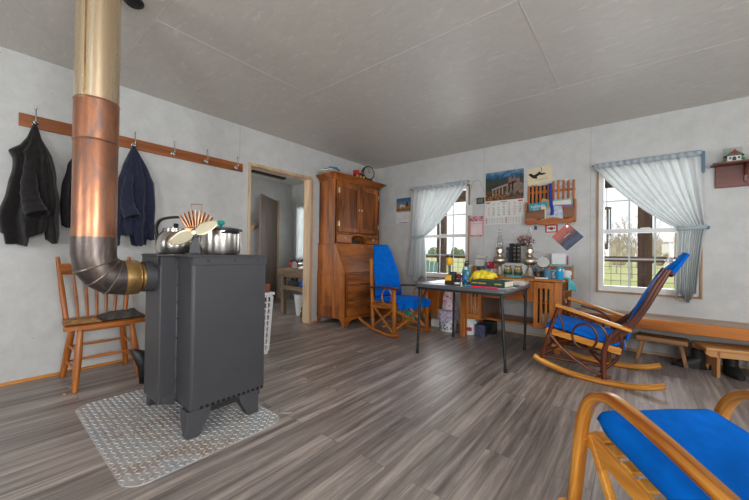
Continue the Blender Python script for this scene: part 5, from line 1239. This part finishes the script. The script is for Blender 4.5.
m.build('printed_design', mat('red_print', (190, 60, 60), .6, var=.4, scale=30), t)
papers('small_box', 'small dark blue and red box on the floor under the desk', 'box', (-1.50, 3.92, 0), .15, .12, .10, .14, mat('tin_mix', (58, 62, 92), .5, var=.5, scale=26))
papers('dark_case', 'dark flat case on the floor behind the small box under the desk', 'box', (-1.47, 4.14, 0), 0, .14, .14, .16, BLACKP)
t = thing('wooden_cabinet', 'small orange wood cabinet below the left window behind the blue rocker', 'cabinet', (-2.32, 4.21, 0))
M().box(-.17, .17, -.14, .165, .14, .50).build('body', DSKZ, t, smooth=0, bevel=.005); M().box(-.185, .185, -.155, .168, .50, .522).build('top', DSKX, t, smooth=0, bevel=.005)
for x in (-.165, .125):
    for y in (-.135, .12): M().box(x, x+.04, y, y+.04, 0, .14).build('leg', DSKZ, t, smooth=0)
M().box(-.15, .15, -.152, -.14, .17, .48).build('door', DSKZ, t, smooth=0, bevel=.004)
rag('white_cloth', 'white cloth lying on the small orange cabinet below the window', 'cloth', (-2.22, 4.15, .523), 0, .16, .18, .05, PAPER, 11)
o = M().box(-.06, .06, -.05, .05, 0, .10).build('tissue_box', PAPER, smooth=0, bevel=.01); tag(o, 'white box on the floor between the rocker and the covered bucket', 'box'); put(o, (-2.16, 4.02, 0))

# ============================================================ on the walls
def flat(x0, x1, z0, z1, y=0.0, th=.0012):
    return M().box(x0, x1, -y-th, -y, z0, z1)
def poly(pts, y, th=.0006): return M().prism(pts, -y-th, -y, 'XZ')
WY = YR-.002
RX = (radians(90), 0, 0)
def numbers(parent, x0, x1, ztop, rows, start, days, size, ink, red, redcols, step):
    b, rd = {}, {}
    for d in range(1, days+1):
        c = (start+d-1) % 7; r_ = (start+d-1)//7
        text('date', str(d), size, red if c in redcols else ink, parent, (x0+(x1-x0)*(c+.5)/7, -.0025, ztop-step*r_), RX)
def merge_text(parent, items, name, m_):
    """join several short printed words into one printed part"""
    bm = bmesh.new()
    for s_, size, x, z, al in items:
        cu = bpy.data.curves.new('w', 'FONT'); cu.body = s_; cu.size = size; cu.align_x = al; cu.align_y = 'CENTER'; cu.extrude = .0003; cu.resolution_u = 2
        o = bpy.data.objects.new('w', cu); COL.objects.link(o); bpy.context.view_layer.update()
        me = bpy.data.meshes.new_from_object(o.evaluated_get(bpy.context.evaluated_depsgraph_get()))
        me.transform(Matrix.Translation((x, -.0026, z)) @ Matrix.Rotation(radians(90), 4, 'X')); bm.from_mesh(me); bpy.data.objects.remove(o); bpy.data.meshes.remove(me)
    me = bpy.data.meshes.new(name); bm.to_mesh(me); bm.free(); me.materials.append(m_)
    o = bpy.data.objects.new(name, me); COL.objects.link(o); o.parent = parent; return o
def dates(x0, x1, ztop, start, days, size, step, cols):
    return [(str(d), size, x0+(x1-x0)*(((start+d-1) % 7)+.5)/7, ztop-step*((start+d-1)//7), 'CENTER') for d in range(1, days+1) if ((start+d-1) % 7) in cols]
# large calendar with the viaduct picture
t = thing('wall_calendar', 'large wall calendar with a mountain viaduct photo between the window and the letter rack', 'calendar', (-1.388, WY, 1.75))
flat(-.247, .247, -.352, .352).build('page', PAPER, t, smooth=0)
flat(-.245, .245, -.035, .35, .0013).build('photo', flame_picture('valley_photo', [(0.0, (120, 84, 48)), (.16, (46, 44, 34)), (.3, (96, 70, 48)), (.42, (40, 48, 40)), (.62, (62, 66, 54)), (.74, (36, 60, 66)), (.86, (40, 100, 140)), (1.0, (120, 150, 168))], 7, 1.0), t, smooth=0)
STONE = mat('print_stone', (176, 160, 148), .5, var=.2, scale=60)
m = M()
for i in range(7):
    x = -.150+i*.042; zt = .092+i*.011; m.box(x, x+.009+.002*i*.3, -.0034, -.0028, zt-.085-.002*i, zt+.02)
for i in range(14):
    x = -.160+i*.022; z = .108+i*.0057; m.box(x, x+.0225, -.0034, -.0028, z, z+.016)
m.build('viaduct_print', STONE, t, smooth=0)
m = M()
for i in range(12): x = -.10+i*.021; z = .142+i*.0052; m.box(x, x+.0205, -.0036, -.0029, z, z+.007)
m.build('train_print', mat('print_red', (170, 50, 44), .5), t, smooth=0)
m = M()
m.prism([(.0, .02), (.03, .05), (.01, .12), (.05, .17), (.055, .25), (.09, .27), (.10, .22), (.135, .28), (.15, .23), (.19, .25), (.20, .18), (.24, .16), (.24, .05), (.20, .03), (.17, .08), (.13, .02), (.10, .09), (.06, .01)], -.0034, -.0028, 'XZ')
m.build('cliff_print', mat('print_cliff', (124, 104, 92), .5, var=.6, scale=60), t, smooth=0)
m = M()
q = random.Random(3)
for i in range(26): x, z = q.uniform(-.24, .0), q.uniform(-.03, .04); m.prism([(x, z), (x+.016, z+.003), (x+.010, z+.02), (x-.004, z+.015)], -.0038, -.0029, 'XZ')
m.build('autumn_print', mat('print_orange', (196, 118, 50), .5, var=.3, scale=40), t, smooth=0)
merge_text(t, dates(-.235, .235, -.10, 3, 31, .029, .032, (1, 2, 3, 4, 6)), 'date_numbers', INK)
merge_text(t, dates(-.235, .235, -.10, 3, 31, .029, .032, (0, 5)), 'red_date_numbers', REDI)
m = M().box(-.04, .04, -.0025, -.0012, -.062, -.052)
for i in range(1, 7): m.box(-.235+.067*i+.02, -.235+.067*i+.05, -.0025, -.0012, -.082, -.078)
for i in range(14): m.box(-.235+i*.0345, -.2335+i*.0345, -.0025, -.0012, -.34, -.262)
for i in range(14):
    for j in range(4): m.box(-.222+i*.0345, -.215+i*.0345, -.0025, -.0012, -.335+j*.019, -.326+j*.019)
m.build('small_print', mat('grey_print', (110, 110, 114), .7), t, smooth=0)
M().box(-.235, -.18, -.0025, -.0012, -.066, -.05).box(.18, .235, -.0025, -.0012, -.066, -.05).box(-.232, -.226, -.0026, -.0013, -.34, -.262).box(.03, .036, -.0026, -.0013, -.34, -.262).build('red_print', REDI, t, smooth=0)
# small calendar left of the window
t = thing('wall_calendar', 'small wall calendar with a hunting dog photo between the secretary and the left window', 'calendar', (-2.978, WY, 1.68))
flat(-.142, .142, -.20, .215).build('page', PAPER, t, smooth=0)
flat(-.14, .14, .0, .213, .0013).build('photo', flame_picture('field_photo', [(0, (120, 84, 52)), (.3, (168, 124, 78)), (.45, (150, 120, 100)), (.6, (110, 130, 140)), (.8, (60, 110, 150)), (1, (40, 90, 130))], 5, 1.0), t, smooth=0)
poly([(-.07, .05), (-.075, .09), (-.05, .115), (-.02, .105), (.02, .10), (.03, .06), (.02, .045), (.012, .07), (-.05, .07), (-.055, .045)], .0028).build('dog_print', mat('print_white', (206, 196, 186), .6), t, smooth=0)
poly([(.045, .07), (.05, .12), (.075, .15), (.095, .13), (.09, .07), (.08, .06), (.075, .09), (.06, .09), (.055, .06)], .0028).build('dark_dog_print', mat('print_brown', (60, 44, 40), .6), t, smooth=0)
merge_text(t, dates(-.13, .13, -.04, 1, 30, .018, .026, tuple(range(7))), 'date_numbers', mat('blue_grey_ink', (84, 92, 120), .7))
M().box(-.13, .13, -.0025, -.0012, -.014, -.008).box(-.10, .12, -.0025, -.0012, -.186, -.180).box(-.06, .07, -.0025, -.0012, -.194, -.190).build('print_line', mat('blue_print', (50, 70, 130), .7), t, smooth=0)
# letter rack
RK = wood('rack_wood', (140, 72, 24), (190, 108, 44), 'Z', .4); RKH = wood('rack_wood', (140, 72, 24), (190, 108, 44), 'X', .4); RKD = wood('rack_panel', (104, 62, 38), (138, 88, 58), 'X', .4)
t = thing('letter_rack', 'wooden picket letter rack full of mail on the right wall', 'letter rack', (-.846, WY, 1.63))
for x0, x1, n in ((-.245, .0, 6), (.03, .262, 5)):
    w_ = (x1-x0)
    for i in range(n):
        x = x0+(w_-.024)*i/(n-1); last = (x0 > 0 and i == n-1); zt = .232+(.022 if x0 > 0 else -.005)+.02*sin(i*1.4)*.4
        M().box(x, x+.024, -.022, -.008, -.15, zt).build('picket', RK, t, smooth=0, bevel=.004)
    M().box(x0-.004, x1+.004, -.010, -.001, .125, .155).box(x0-.004, x1+.004, -.010, -.001, -.12, -.09).build('rail', RKH, t, smooth=0, bevel=.002)
M().box(-.258, -.24, -.075, -.001, -.245, .02).box(.262, .278, -.075, -.001, -.245, .02).build('end_board', RK, t, smooth=0, bevel=.006)
M().box(-.24, .262, -.075, -.001, -.235, -.222).build('bottom_board', RKH, t, smooth=0)
M().prism([(-.245, -.20), (-.245, -.095), (-.04, -.082), (-.04, -.20)], -.085, -.073, 'XZ').build('pocket_front', RKD, t, smooth=0, bevel=.003)
M().prism([(.155, -.20), (.155, -.075), (.272, -.085), (.272, -.20)], -.085, -.073, 'XZ').build('pocket_front', RKD, t, smooth=0, bevel=.003)
lo = [(-.258, -.19)]+[(-.258+.052*i, -.198+.014*sin(i*1.3)) for i in range(1, 10)]+[(.278, -.18), (.278, -.22), (.24, -.262), (.19, -.262), (.14, -.248), (.07, -.268), (0, -.278), (-.08, -.268), (-.14, -.250), (-.19, -.27), (-.23, -.262), (-.258, -.225)]
M().prism(lo, -.098, -.084, 'XZ').build('scalloped_front', RKH, t, smooth=0, bevel=.003)
# mail in the rack
def sheet(name, label, cat, pts, loc, ma, roty=0.0, th=.004, group=None):
    o = M().prism(pts, -th, 0, 'XZ').build(name, ma, smooth=0); tag(o, label, cat, group); return put(o, loc, rot=(0, roty, 0))
def rc(w_, h_): return [(-w_/2, 0), (w_/2, 0), (w_/2, h_), (-w_/2, h_)]
LX, LY, LZ = -.846, WY, 1.63
t = thing('greeting_card', 'teal card with white lettering in the left pocket of the letter rack', 'card', (LX-.11, LY-.055, LZ-.16), 0)
M().box(-.10, .10, -.004, 0, 0, .165).build('card', mat('card_teal', (40, 150, 176), .5), t, smooth=0); t.rotation_euler = (0, radians(-4), 0)
text('lettering', 'ndium', .062, WHITE, t, (0, -.0046, .125), RX); text('lettering', 'bar', .050, WHITE, t, (-.02, -.0046, .085), RX)
sheet('envelope', 'brown envelope sticking up behind the teal card in the letter rack', 'envelope', rc(.17, .20), (LX-.06, LY-.04, LZ-.16), mat('kraft', (196, 156, 104), .8), .35)
o = M().box(-.11, .11, -.004, 0, 0, .36).build('dark_folder', INK, smooth=0); tag(o, 'black folder hanging behind the left pickets of the letter rack', 'folder'); put(o, (LX-.125, LY-.0012, LZ-.14))
sheet('envelope', 'clear plastic wrapped packet in the middle of the letter rack', 'packet', rc(.10, .15), (LX+.0, LY-.062, LZ-.215), mat('wrap_grey', (176, 172, 172), .25, var=.3, scale=20), .05)
sheet('envelope', 'cream envelope in the middle of the letter rack beside the wrapped packet', 'envelope', rc(.05, .17), (LX-.055, LY-.070, LZ-.215), CREAM, .0)
sheet('envelope', 'white envelope standing in the right half of the letter rack', 'envelope', rc(.19, .17), (LX+.14, LY-.048, LZ-.16), PAPER, -.06)
sheet('envelope', 'pale green edged envelope at the back of the right half of the letter rack', 'envelope', rc(.20, .185), (LX+.15, LY-.040, LZ-.16), mat('mint_paper', (150, 196, 180), .8), -.03)
sheet('envelope', 'purple envelope lying across the right pocket of the letter rack', 'envelope', rc(.21, .12), (LX+.16, LY-.056, LZ-.16), mat('plum_paper', (142, 112, 140), .8), .05)
sheet('plastic_bag', 'crumpled silvery packet in front of the right half of the letter rack', 'packet', [(-.05, 0), (.06, 0), (.07, .06), (.045, .16), (-.03, .17), (-.065, .09)], (LX+.09, LY-.066, LZ-.215), mat('silver_wrap', (166, 172, 186), .25, .3, var=.3, scale=24), 0, .006)
sheet('booklet', 'white papers hanging behind the right pickets of the letter rack', 'papers', rc(.20, .40), (LX+.15, LY-.0012, LZ-.13), mat('printed_paper', (196, 198, 202), .8, var=.35, scale=22), 0, .003)
o = M().sweep(spline([(-.005, 0, .23), (.0, -.012, .12), (.012, -.03, -.02), (.03, -.055, -.10), (.025, -.06, -.16)], 6), .034, .006, (1, 0, 0)).build('blue_strap', mat('royal_blue', (20, 60, 160), .6), smooth=60); tag(o, 'blue strap hanging between the two halves of the letter rack', 'strap'); put(o, (LX+.014, LY-.026, LZ))
# drawing above the rack, sunset picture, heart card, key tag
t = thing('paper_drawing', 'cream paper with a black ink drawing tucked above the letter rack', 'drawing', (-.962, WY-.0005, 1.985)); t.rotation_euler = (0, radians(-7), 0)
flat(-.142, .142, -.105, .10).build('sheet', CREAM, t, smooth=0)
m = poly([(-.125, .035), (-.10, .045), (-.06, .012), (-.02, .028), (.005, .045), (.02, .02), (.06, .012), (.075, .0), (.03, -.008), (.0, .0), (-.03, -.012), (-.03, -.04), (-.07, -.028), (-.095, -.005)], .0014)
m.tube([(.02, -.002, .03), (.034, -.002, .055), (.03, -.002, .08), (.02, -.002, .09)], .003, 6); m.build('ink_drawing', INK, t, smooth=0)
m = M(); q = random.Random(6)
for i in range(9): x = -.06+i*.016; m.bar((x, -.002, -.06+.004*sin(i*2)), (x+.012, -.002, -.05+.008*sin(i*3)), .003, .003)
m.build('ink_scrawl', mat('brown_ink', (110, 96, 60), .7), t, smooth=0)
t = thing('sunset_picture', 'square sunset photo pinned at an angle below the letter rack', 'picture', (-.658, WY-.0005, 1.214)); t.rotation_euler = (0, radians(-44), 0)
flat(-.118, .118, -.118, .118).build('sheet', PAPER, t, smooth=0)
flat(-.116, .116, -.116, .116, .0013).build('photo', flame_picture('sunset_photo', [(.0, (50, 64, 90)), (.28, (76, 90, 120)), (.36, (60, 54, 74)), (.5, (110, 76, 84)), (.68, (186, 96, 90)), (.85, (206, 112, 90)), (1.0, (206, 100, 60))], 2.2, .4), t, smooth=0)
M().box(-.03, .05, -.003, -.0024, .012, .017).build('white_line', WHITE, t, smooth=0)
M().cyl((.085, -.012, .09), (.085, -.002, .09), .012).build('pin', CHROME, t)
t = thing('heart_card', 'small red and white card below the letter rack', 'card', (-.826, WY-.0005, 1.318))
flat(-.068, .068, -.048, .048).build('card', REDI, t, smooth=0); flat(-.05, .05, -.036, .034, .0013).build('white_panel', PAPER, t, smooth=0)
M().ball((0, -.003, .0), .022, .0015, .018, 12, 8).build('red_motif', mat('dark_red_print', (150, 30, 40), .6), t)
M().ball((-.032, -.003, .004), .012, .0015, .008, 10, 6).ball((.032, -.003, .004), .012, .0015, .008, 10, 6).build('leaf_motif', mat('leaf_print', (60, 90, 60), .6), t)
t = thing('key_tag', 'small dark tag hanging below the left side of the letter rack', 'tag', (-1.0, WY-.004, 1.36))
M().box(-.016, .016, -.004, .002, -.05, -.005).build('tag', mat('tag_grey', (70, 72, 78), .5), t, smooth=0, bevel=.003); M().tube([(.008*cos(a*.52), -.001, .003+.008*sin(a*.52)) for a in range(12)], .0015, 6, closed=True).build('ring', CHROME, t)
t = thing('thermometer', 'small black digital thermometer above the pink note', 'thermometer', (-1.70, WY, 1.73))
M().box(-.052, .052, -.018, 0, -.040, .044).build('case', BLACKP, t, smooth=0, bevel=.005); M().box(-.038, .038, -.020, -.017, -.026, .030).build('display', mat('lcd', (112, 116, 98), .3), t, smooth=0)
t = thing('pink_note', 'pink bordered note with dark patterned top right of the left window', 'note', (-1.757, WY, 1.382))
flat(-.105, .105, -.142, .142).build('page', mat('pink_paper', (216, 150, 160), .7, var=.1), t, smooth=0); flat(-.078, .082, -.118, .07, .0013).build('white_panel', mat('blush_paper', (226, 208, 204), .8), t, smooth=0)
m = M(); q = random.Random(4)
for i in range(24): x, z = q.uniform(-.095, .095), q.uniform(.07, .135); m.ball((x, -.002, z), q.uniform(.004, .011), .0012, q.uniform(.004, .009), 8, 5)
for x in (-.06, .06): m.ball((x, -.002, -.13), .010, .0012, .007, 8, 5)
m.build('dark_pattern', mat('dark_pattern_ink', (60, 40, 46), .6), t)
m = M()
for x, w_ in ((-.05, .03), (.0, .02), (.04, .03)): m.box(x, x+w_, -.0032, -.0026, .04, .045)
m.build('print_line', mat('grey_print', (110, 110, 114), .7), t, smooth=0)
t = thing('hanging_tag', 'white card tag hanging on a string beside the left window', 'tag', (-1.845, YR-.03, 1.61))
M().box(-.045, .04, -.003, .003, -.075, .075).build('card', PAPER, t, smooth=0, bevel=.003)
M().tube(spline([(0, 0, .075), (0, 0, .20), (.03, .01, .37), (.12, .022, .41), (.17, .026, .30), (.20, .027, .24)], 4), .0025, 6).build('string', mat('string', (150, 136, 120), .9), t)
# dark shelf with the little house at the right edge
t = thing('wall_shelf', 'dark red wood wall shelf with bracket right of the right window', 'shelf', (.545, WY, 1.74))
M().box(0, .75, -.02, 0, -.098, .10).build('back_board', MAHX, t, smooth=0, bevel=.003)
M().box(-.03, .78, -.15, 0, .098, .115).build('shelf', MAHX, t, smooth=0, bevel=.003)
for x in (.18, .55): M().prism([(-.02, .098), (-.11, .098), (-.115, .075), (-.07, .05), (-.035, 0), (-.03, -.055), (-.02, -.06)], x, x+.022, 'YZ').build('bracket', MAHZ, t, smooth=0, bevel=.003)
t = thing('house_figurine', 'little white and red roofed house ornament on the dark wall shelf', 'ornament', (.655, 4.315, 1.856))
M().box(-.05, .05, -.035, .035, 0, .012).build('base', CREAM, t, smooth=0, bevel=.003)
M().box(-.042, .042, -.025, .03, .012, .06).build('wall', WHITE, t, smooth=0)
M().prism([(-.062, .056), (.062, .056), (0, .108)], -.036, .036, 'XZ').build('roof', mat('moss_roof', (92, 104, 84), .7, var=.3, scale=60), t, smooth=0)
M().prism([(-.026, .075), (.026, .075), (0, .112)], -.046, -.03, 'XZ').build('gable', mat('brick_red', (150, 52, 46), .6), t, smooth=0)
M().prism([(-.012, .012), (.012, .012), (.012, .04), (0, .05), (-.012, .04)], -.027, -.0245, 'XZ').build('door', mat('little_door', (70, 46, 40), .5), t, smooth=0)
for x in (-.032, .022): M().box(x, x+.014, -.027, -.0245, .026, .046).build('window', mat('little_window', (60, 110, 90), .4), t, smooth=0)
M().ball((-.055, -.01, .02), .012, .012, .016).ball((.055, -.01, .022), .012, .012, .018).build('shrub', mat('little_shrub', (70, 130, 70), .8), t)
o = M().box(-.06, .06, -.003, .003, 0, .145).build('glass_card', clear_mat('clear_panel', (.9, .92, .9), .15), smooth=0); tag(o, 'clear glass panel standing behind the little house ornament', 'panel'); put(o, (.655, 4.362, 1.856))
o = M().lathe([(.03, 0), (.035, .03), (.02, .05), (.001, .055)], seg=20).build('small_ornament', MAHX); tag(o, 'small dark red ornament at the right edge of the wall shelf', 'ornament'); put(o, (.80, 4.31, 1.856))
# small black smoke alarm like fitting on the ceiling near the pipe
o = M().lathe([(.05, 0), (.05, -.012), (.036, -.024), (.001, -.026)], seg=24).build('ceiling_fitting', BLACKP); tag(o, 'small dark round fitting on the ceiling right of the stove pipe', 'ceiling fitting'); put(o, (-2.30, .565, H))

# ============================================================ laundry basket behind the stove
t = thing('laundry_basket', 'tall white slotted plastic basket holding coloured things behind the stove', 'basket', (-2.99, 1.72, 0), 0)
m = M(); w0, d0, w1, d1, hh = .17, .10, .20, .125, .60
def cor(f): return (w0+(w1-w0)*f, d0+(d1-d0)*f)
for z0, z1 in ((0, .035), (.555, .60)):
    a, b = cor(z0/hh), cor(z1/hh); m.ring_loft([[Vector((sx*a[0], sy*a[1], z0)) for sx, sy in ((1, 1), (-1, 1), (-1, -1), (1, -1))], [Vector((sx*b[0], sy*b[1], z1)) for sx, sy in ((1, 1), (-1, 1), (-1, -1), (1, -1))]], caps=False)
m.build('band', WHITE, t, smooth=0, solid=.008)
m = M()
for f in range(1, 9):
    z = .035+f*.0585; a = cor(z/hh)
    P_ = [(a[0], a[1], z), (-a[0], a[1], z), (-a[0], -a[1], z), (a[0], -a[1], z)]
    for i in range(4): m.bar(P_[i], P_[(i+1) % 4], .008, .014)
for i in range(7):
    q_ = -1+2*i/6
    for sy in (-1, 1): m.bar((q_*cor(.05)[0], sy*cor(.05)[1], .03), (q_*cor(.93)[0], sy*cor(.93)[1], .56), .016 if abs(q_) < 1 else .03, .008, (0, sy, 0))
    if i < 6:
        q2 = -1+2*i/5
        for sx in (-1, 1): m.bar((sx*cor(.05)[0], q2*cor(.05)[1], .03), (sx*cor(.93)[0], q2*cor(.93)[1], .56), .016 if abs(q2) < 1 else .03, .008, (sx, 0, 0))
m.build('slotted_wall', WHITE, t, smooth=0)
M().box(-w1-.02, w1+.02, -d1-.02, -d1+.006, .575, .602).box(-w1-.02, w1+.02, d1-.006, d1+.02, .575, .602).box(-w1-.02, -w1+.006, -d1+.006, d1-.006, .575, .602).box(w1-.006, w1+.02, -d1+.006, d1-.006, .575, .602).build('rim', WHITE, t, smooth=0, bevel=.006)
M().box(-w0+.004, w0-.004, -d0+.004, d0-.004, 0, .012).build('floor_panel', WHITE, t, smooth=0)
q = random.Random(31); pal = [('red', (176, 60, 44)), ('green', (50, 110, 80)), ('blue', (40, 80, 150)), ('dark', (46, 48, 56)), ('brown', (130, 76, 50)), ('orange', (190, 90, 50))]
for lay in range(5):
    for i, (x, y) in enumerate(((.11, -.05), (.11, .05), (.0, -.05), (.0, .05), (-.10, 0))):
        nm, c = pal[(lay*2+i*3) % 6] if lay < 3 else pal[(0, 4, 5, 0, 4)[i]]
        o = M().lathe([(.032, 0), (.034, .004), (.034, .098), (.030, .104), (.001, .105)], seg=16).build('container', mat('can_'+nm, c, .35), smooth=35)
        tag(o, 'small coloured container inside the white slotted basket', 'container', 'containers in the white basket'); put(o, (-2.99+x, 1.72+y*.8, .013+lay*.107))
o = M().box(-.10, .10, -.09, .09, 0, .13).build('brown_box', mat('rust_box', (150, 80, 54), .6, var=.3, scale=14), smooth=0, bevel=.006); tag(o, 'rust brown box on top of the white slotted basket', 'box'); put(o, (-2.91, 1.742, .552), .05)

# ============================================================ back room through the doorway
t = thing('door_slab', 'brown panel door standing open in the back room', 'door', (-5.90, 3.98, 0), radians(-53))
M().box(0, .88, -.018, .018, .01, 2.05).build('slab', DOORW, t, smooth=0, bevel=.002)
for z in (.3, 1.0, 1.8): M().box(-.02, .03, -.024, -.017, z-.05, z+.05).build('hinge', BRASS, t, smooth=0)
M().lathe([(.001, 0), (.03, 0), (.03, .01), (.012, .014), (.012, .03), (.028, .05), (.02, .066), (.001, .068)], seg=18, mtx=Matrix.Rotation(radians(90), 4, 'X')).move(Matrix.Translation((.70, -.018, 1.0))).build('knob', BRASS, t)
struct(M().box(-5.93, -5.915, 3.99, 4.06, 0, 2.08).build('trim_hall_door', RAWZ, smooth=0))
t = thing('ceiling_strip', 'dark strip fixture on the ceiling of the back room', 'ceiling strip', (-5.42, 3.42, H), radians(4))
M().box(-.05, .05, -.42, .42, -.035, 0).build('housing', mat('strip_brown', (58, 46, 42), .6), t, smooth=0, bevel=.004)
t = thing('picture_shelf', 'small white shelf on the far wall of the back room', 'shelf', (-5.93, 3.20, 1.55))
M().box(0, .14, -.35, .35, -.03, 0).build('board', RAWY, t, smooth=0)
for y in (-.25, .25): M().prism([(0, -.03), (.12, -.03), (0, -.14)], y, y+.02, 'XZ').build('bracket', RAWZ, t, smooth=0)
for y in (3.10, 3.26):
    t = thing('framed_photo', ('left' if y < 3.2 else 'right')+' of two small white picture frames on the back room shelf', 'picture frame', (-5.86, y, 1.552))
    M().box(-.008, .008, -.075, .075, 0, .20).build('frame', WHITE, t, smooth=0, bevel=.003); M().box(.008, .010, -.055, .055, .025, .175).build('photo', flame_picture('portrait_photo', [(0, (120, 60, 56)), (.5, (190, 150, 130)), (1, (150, 150, 150))], 5, 1), t, smooth=0)
# work bench of old boards
t = thing('work_bench', 'rough old plank workbench in the back room', 'workbench', (-4.13, 3.42, 0))
M().box(-.38, .42, -.32, .32, .70, .735).build('top', OLDX, t, smooth=0, bevel=.004)
M().box(-.38, .42, -.345, -.315, .60, .735).build('front_board', OLDX, t, smooth=0, bevel=.004)
M().box(-.32, .42, -.30, .32, .445, .468).box(-.32, .42, -.325, -.30, .40, .468).build('lower_shelf', OLDX, t, smooth=0, bevel=.004)
for x in (-.33, .33):
    for y in (-.315, .25): M().box(x, x+.07, y, y+.06, 0, .70).build('leg', OLDZ, t, smooth=0, bevel=.004)
def drill(label, loc, rz, c):
    t = thing('power_drill', label, 'drill', loc, rz)
    M().tube([(-.09, 0, .165), (-.07, 0, .165), (.03, 0, .165), (.055, 0, .165)], [.026, .032, .03, .022], 14).build('body', c, t)
    M().tube([(.055, 0, .165), (.10, 0, .165), (.115, 0, .165)], [.018, .015, .006], 12).build('chuck', BLACKP, t)
    M().bar((-.035, 0, .15), (-.05, 0, .05), .034, .042, (1, 0, 0)).build('grip', BLACKP, t, smooth=0, bevel=.008)
    M().box(-.10, .02, -.036, .036, 0, .055).build('battery', BLACKP, t, smooth=0, bevel=.006)
drill('yellow cordless drill at the left of the lower workbench shelf', (-4.36, 3.21, .469), radians(200), YEL)
drill('yellow cordless drill in the middle of the lower workbench shelf', (-4.14, 3.22, .469), radians(30), YEL)
t = thing('circular_saw', 'red and black power saw on the left of the workbench top', 'power saw', (-4.30, 3.25, .736), radians(10))
M().box(-.12, .12, -.06, .06, 0, .008).build('shoe', STEEL, t, smooth=0)
M().tube([(-.09, 0, .06), (.0, 0, .065), (.06, 0, .06)], [.04, .045, .035], 14).build('motor', RED, t)
M().tube(spline([(-.10, 0, .05), (-.08, 0, .11), (0, 0, .125), (.05, 0, .09)], 5), .016, 10).build('handle', BLACKP, t)
M().cyl((.04, -.05, .05), (.04, -.042, .05), .06).build('guard', STEEL, t)
t = thing('grinder_tool', 'silver power tool beside the red saw on the workbench', 'power tool', (-4.08, 3.24, .736), radians(15))
M().box(-.06, .06, -.05, .05, 0, .02).tube([(-.07, 0, .07), (-.05, 0, .075), (.05, 0, .075), (.07, 0, .065)], [.03, .045, .045, .03], 14).box(-.03, .03, -.03, .03, .018, .05).build('body', STEEL, t)
M().tube(spline([(-.06, 0, .08), (-.02, 0, .135), (.04, 0, .125), (.06, 0, .08)], 5), .012, 8).build('handle', BLACKP, t)
def lump(name, label, cat, loc, sx, sy, h_, ma, seed):
    def fn(u, v):
        a = 2*pi*u; e = (1-v**2.2)**.5 if v < 1 else .02; n_ = 1+.25*noise.noise(Vector((cos(a)*1.6, sin(a)*1.6, v*3+seed)))
        return Vector((sx*cos(a)*e*n_, sy*sin(a)*e*n_, h_*v))
    o = M().grid(fn, 26, 14, True).build(name, ma, smooth=180, solid=.003); tag(o, label, cat); return put(o, loc)
lump('blue_bag', 'bright blue cloth bag at the right end of the lower workbench shelf', 'bag', (-3.95, 3.20, .469), .085, .08, .16, mat('bag_blue', (20, 96, 190), .6), 2)
t = thing('waste_bin', 'white plastic waste bin under the workbench', 'bin', (-4.14, 3.28, 0))
M().lathe([(.085, 0), (.09, .004), (.125, .32), (.131, .322), (.131, .335), (.121, .335), (.085, .02), (.001, .018)], seg=30).build('bin', WHITE, t)
for i, (x, y, z, a) in enumerate(((-3.93, 3.18, .045, 0), (-3.92, 3.26, .045, .1), (-3.94, 3.20, .125, -.1), (-3.92, 3.28, .125, .1), (-3.93, 3.22, .205, 0), (-3.92, 3.30, .2, .05))):
    t = thing('firewood_log', ['lowest front', 'lowest back', 'middle front', 'middle back', 'top front', 'top back'][i]+' split log in the small firewood pile under the workbench', 'log', (x, y, z-.005), a, 'firewood pile under the workbench')
    M().prism([(-.03, -.04), (.028, -.038), (.038, 0), (.02, .036), (-.022, .04), (-.038, .005)], -.09, .09, 'XZ').move(Matrix.Rotation(radians(90), 4, 'Z')).build('wood', wood('bark_log', (70, 50, 40), (132, 98, 72), 'X', .9), t, smooth=0, bevel=.005)
t = thing('tool_stand', 'brown post with blue and green tools hung beside the back window', 'tool stand', (-3.98, 3.66, .736))
M().box(-.03, .03, -.03, .03, 0, .62).box(-.08, .08, -.06, .06, 0, .02).build('post', OLDZ, t, smooth=0, bevel=.003)
M().box(-.085, .035, -.06, -.03, .44, .54).build('blue_box', mat('bag_blue', (20, 96, 190), .6), t, smooth=0, bevel=.006)
M().box(-.05, .03, -.04, -.03, .54, .60).build('photo_card', PAPER, t, smooth=0)
M().tube([(-.085, -.06, .25), (.04, -.06, .25)], .028, 12).tube([(-.03, -.06, .25), (-.035, -.06, .12)], .016, 10).build('green_tool', mat('tool_green', (30, 130, 120), .5), t)
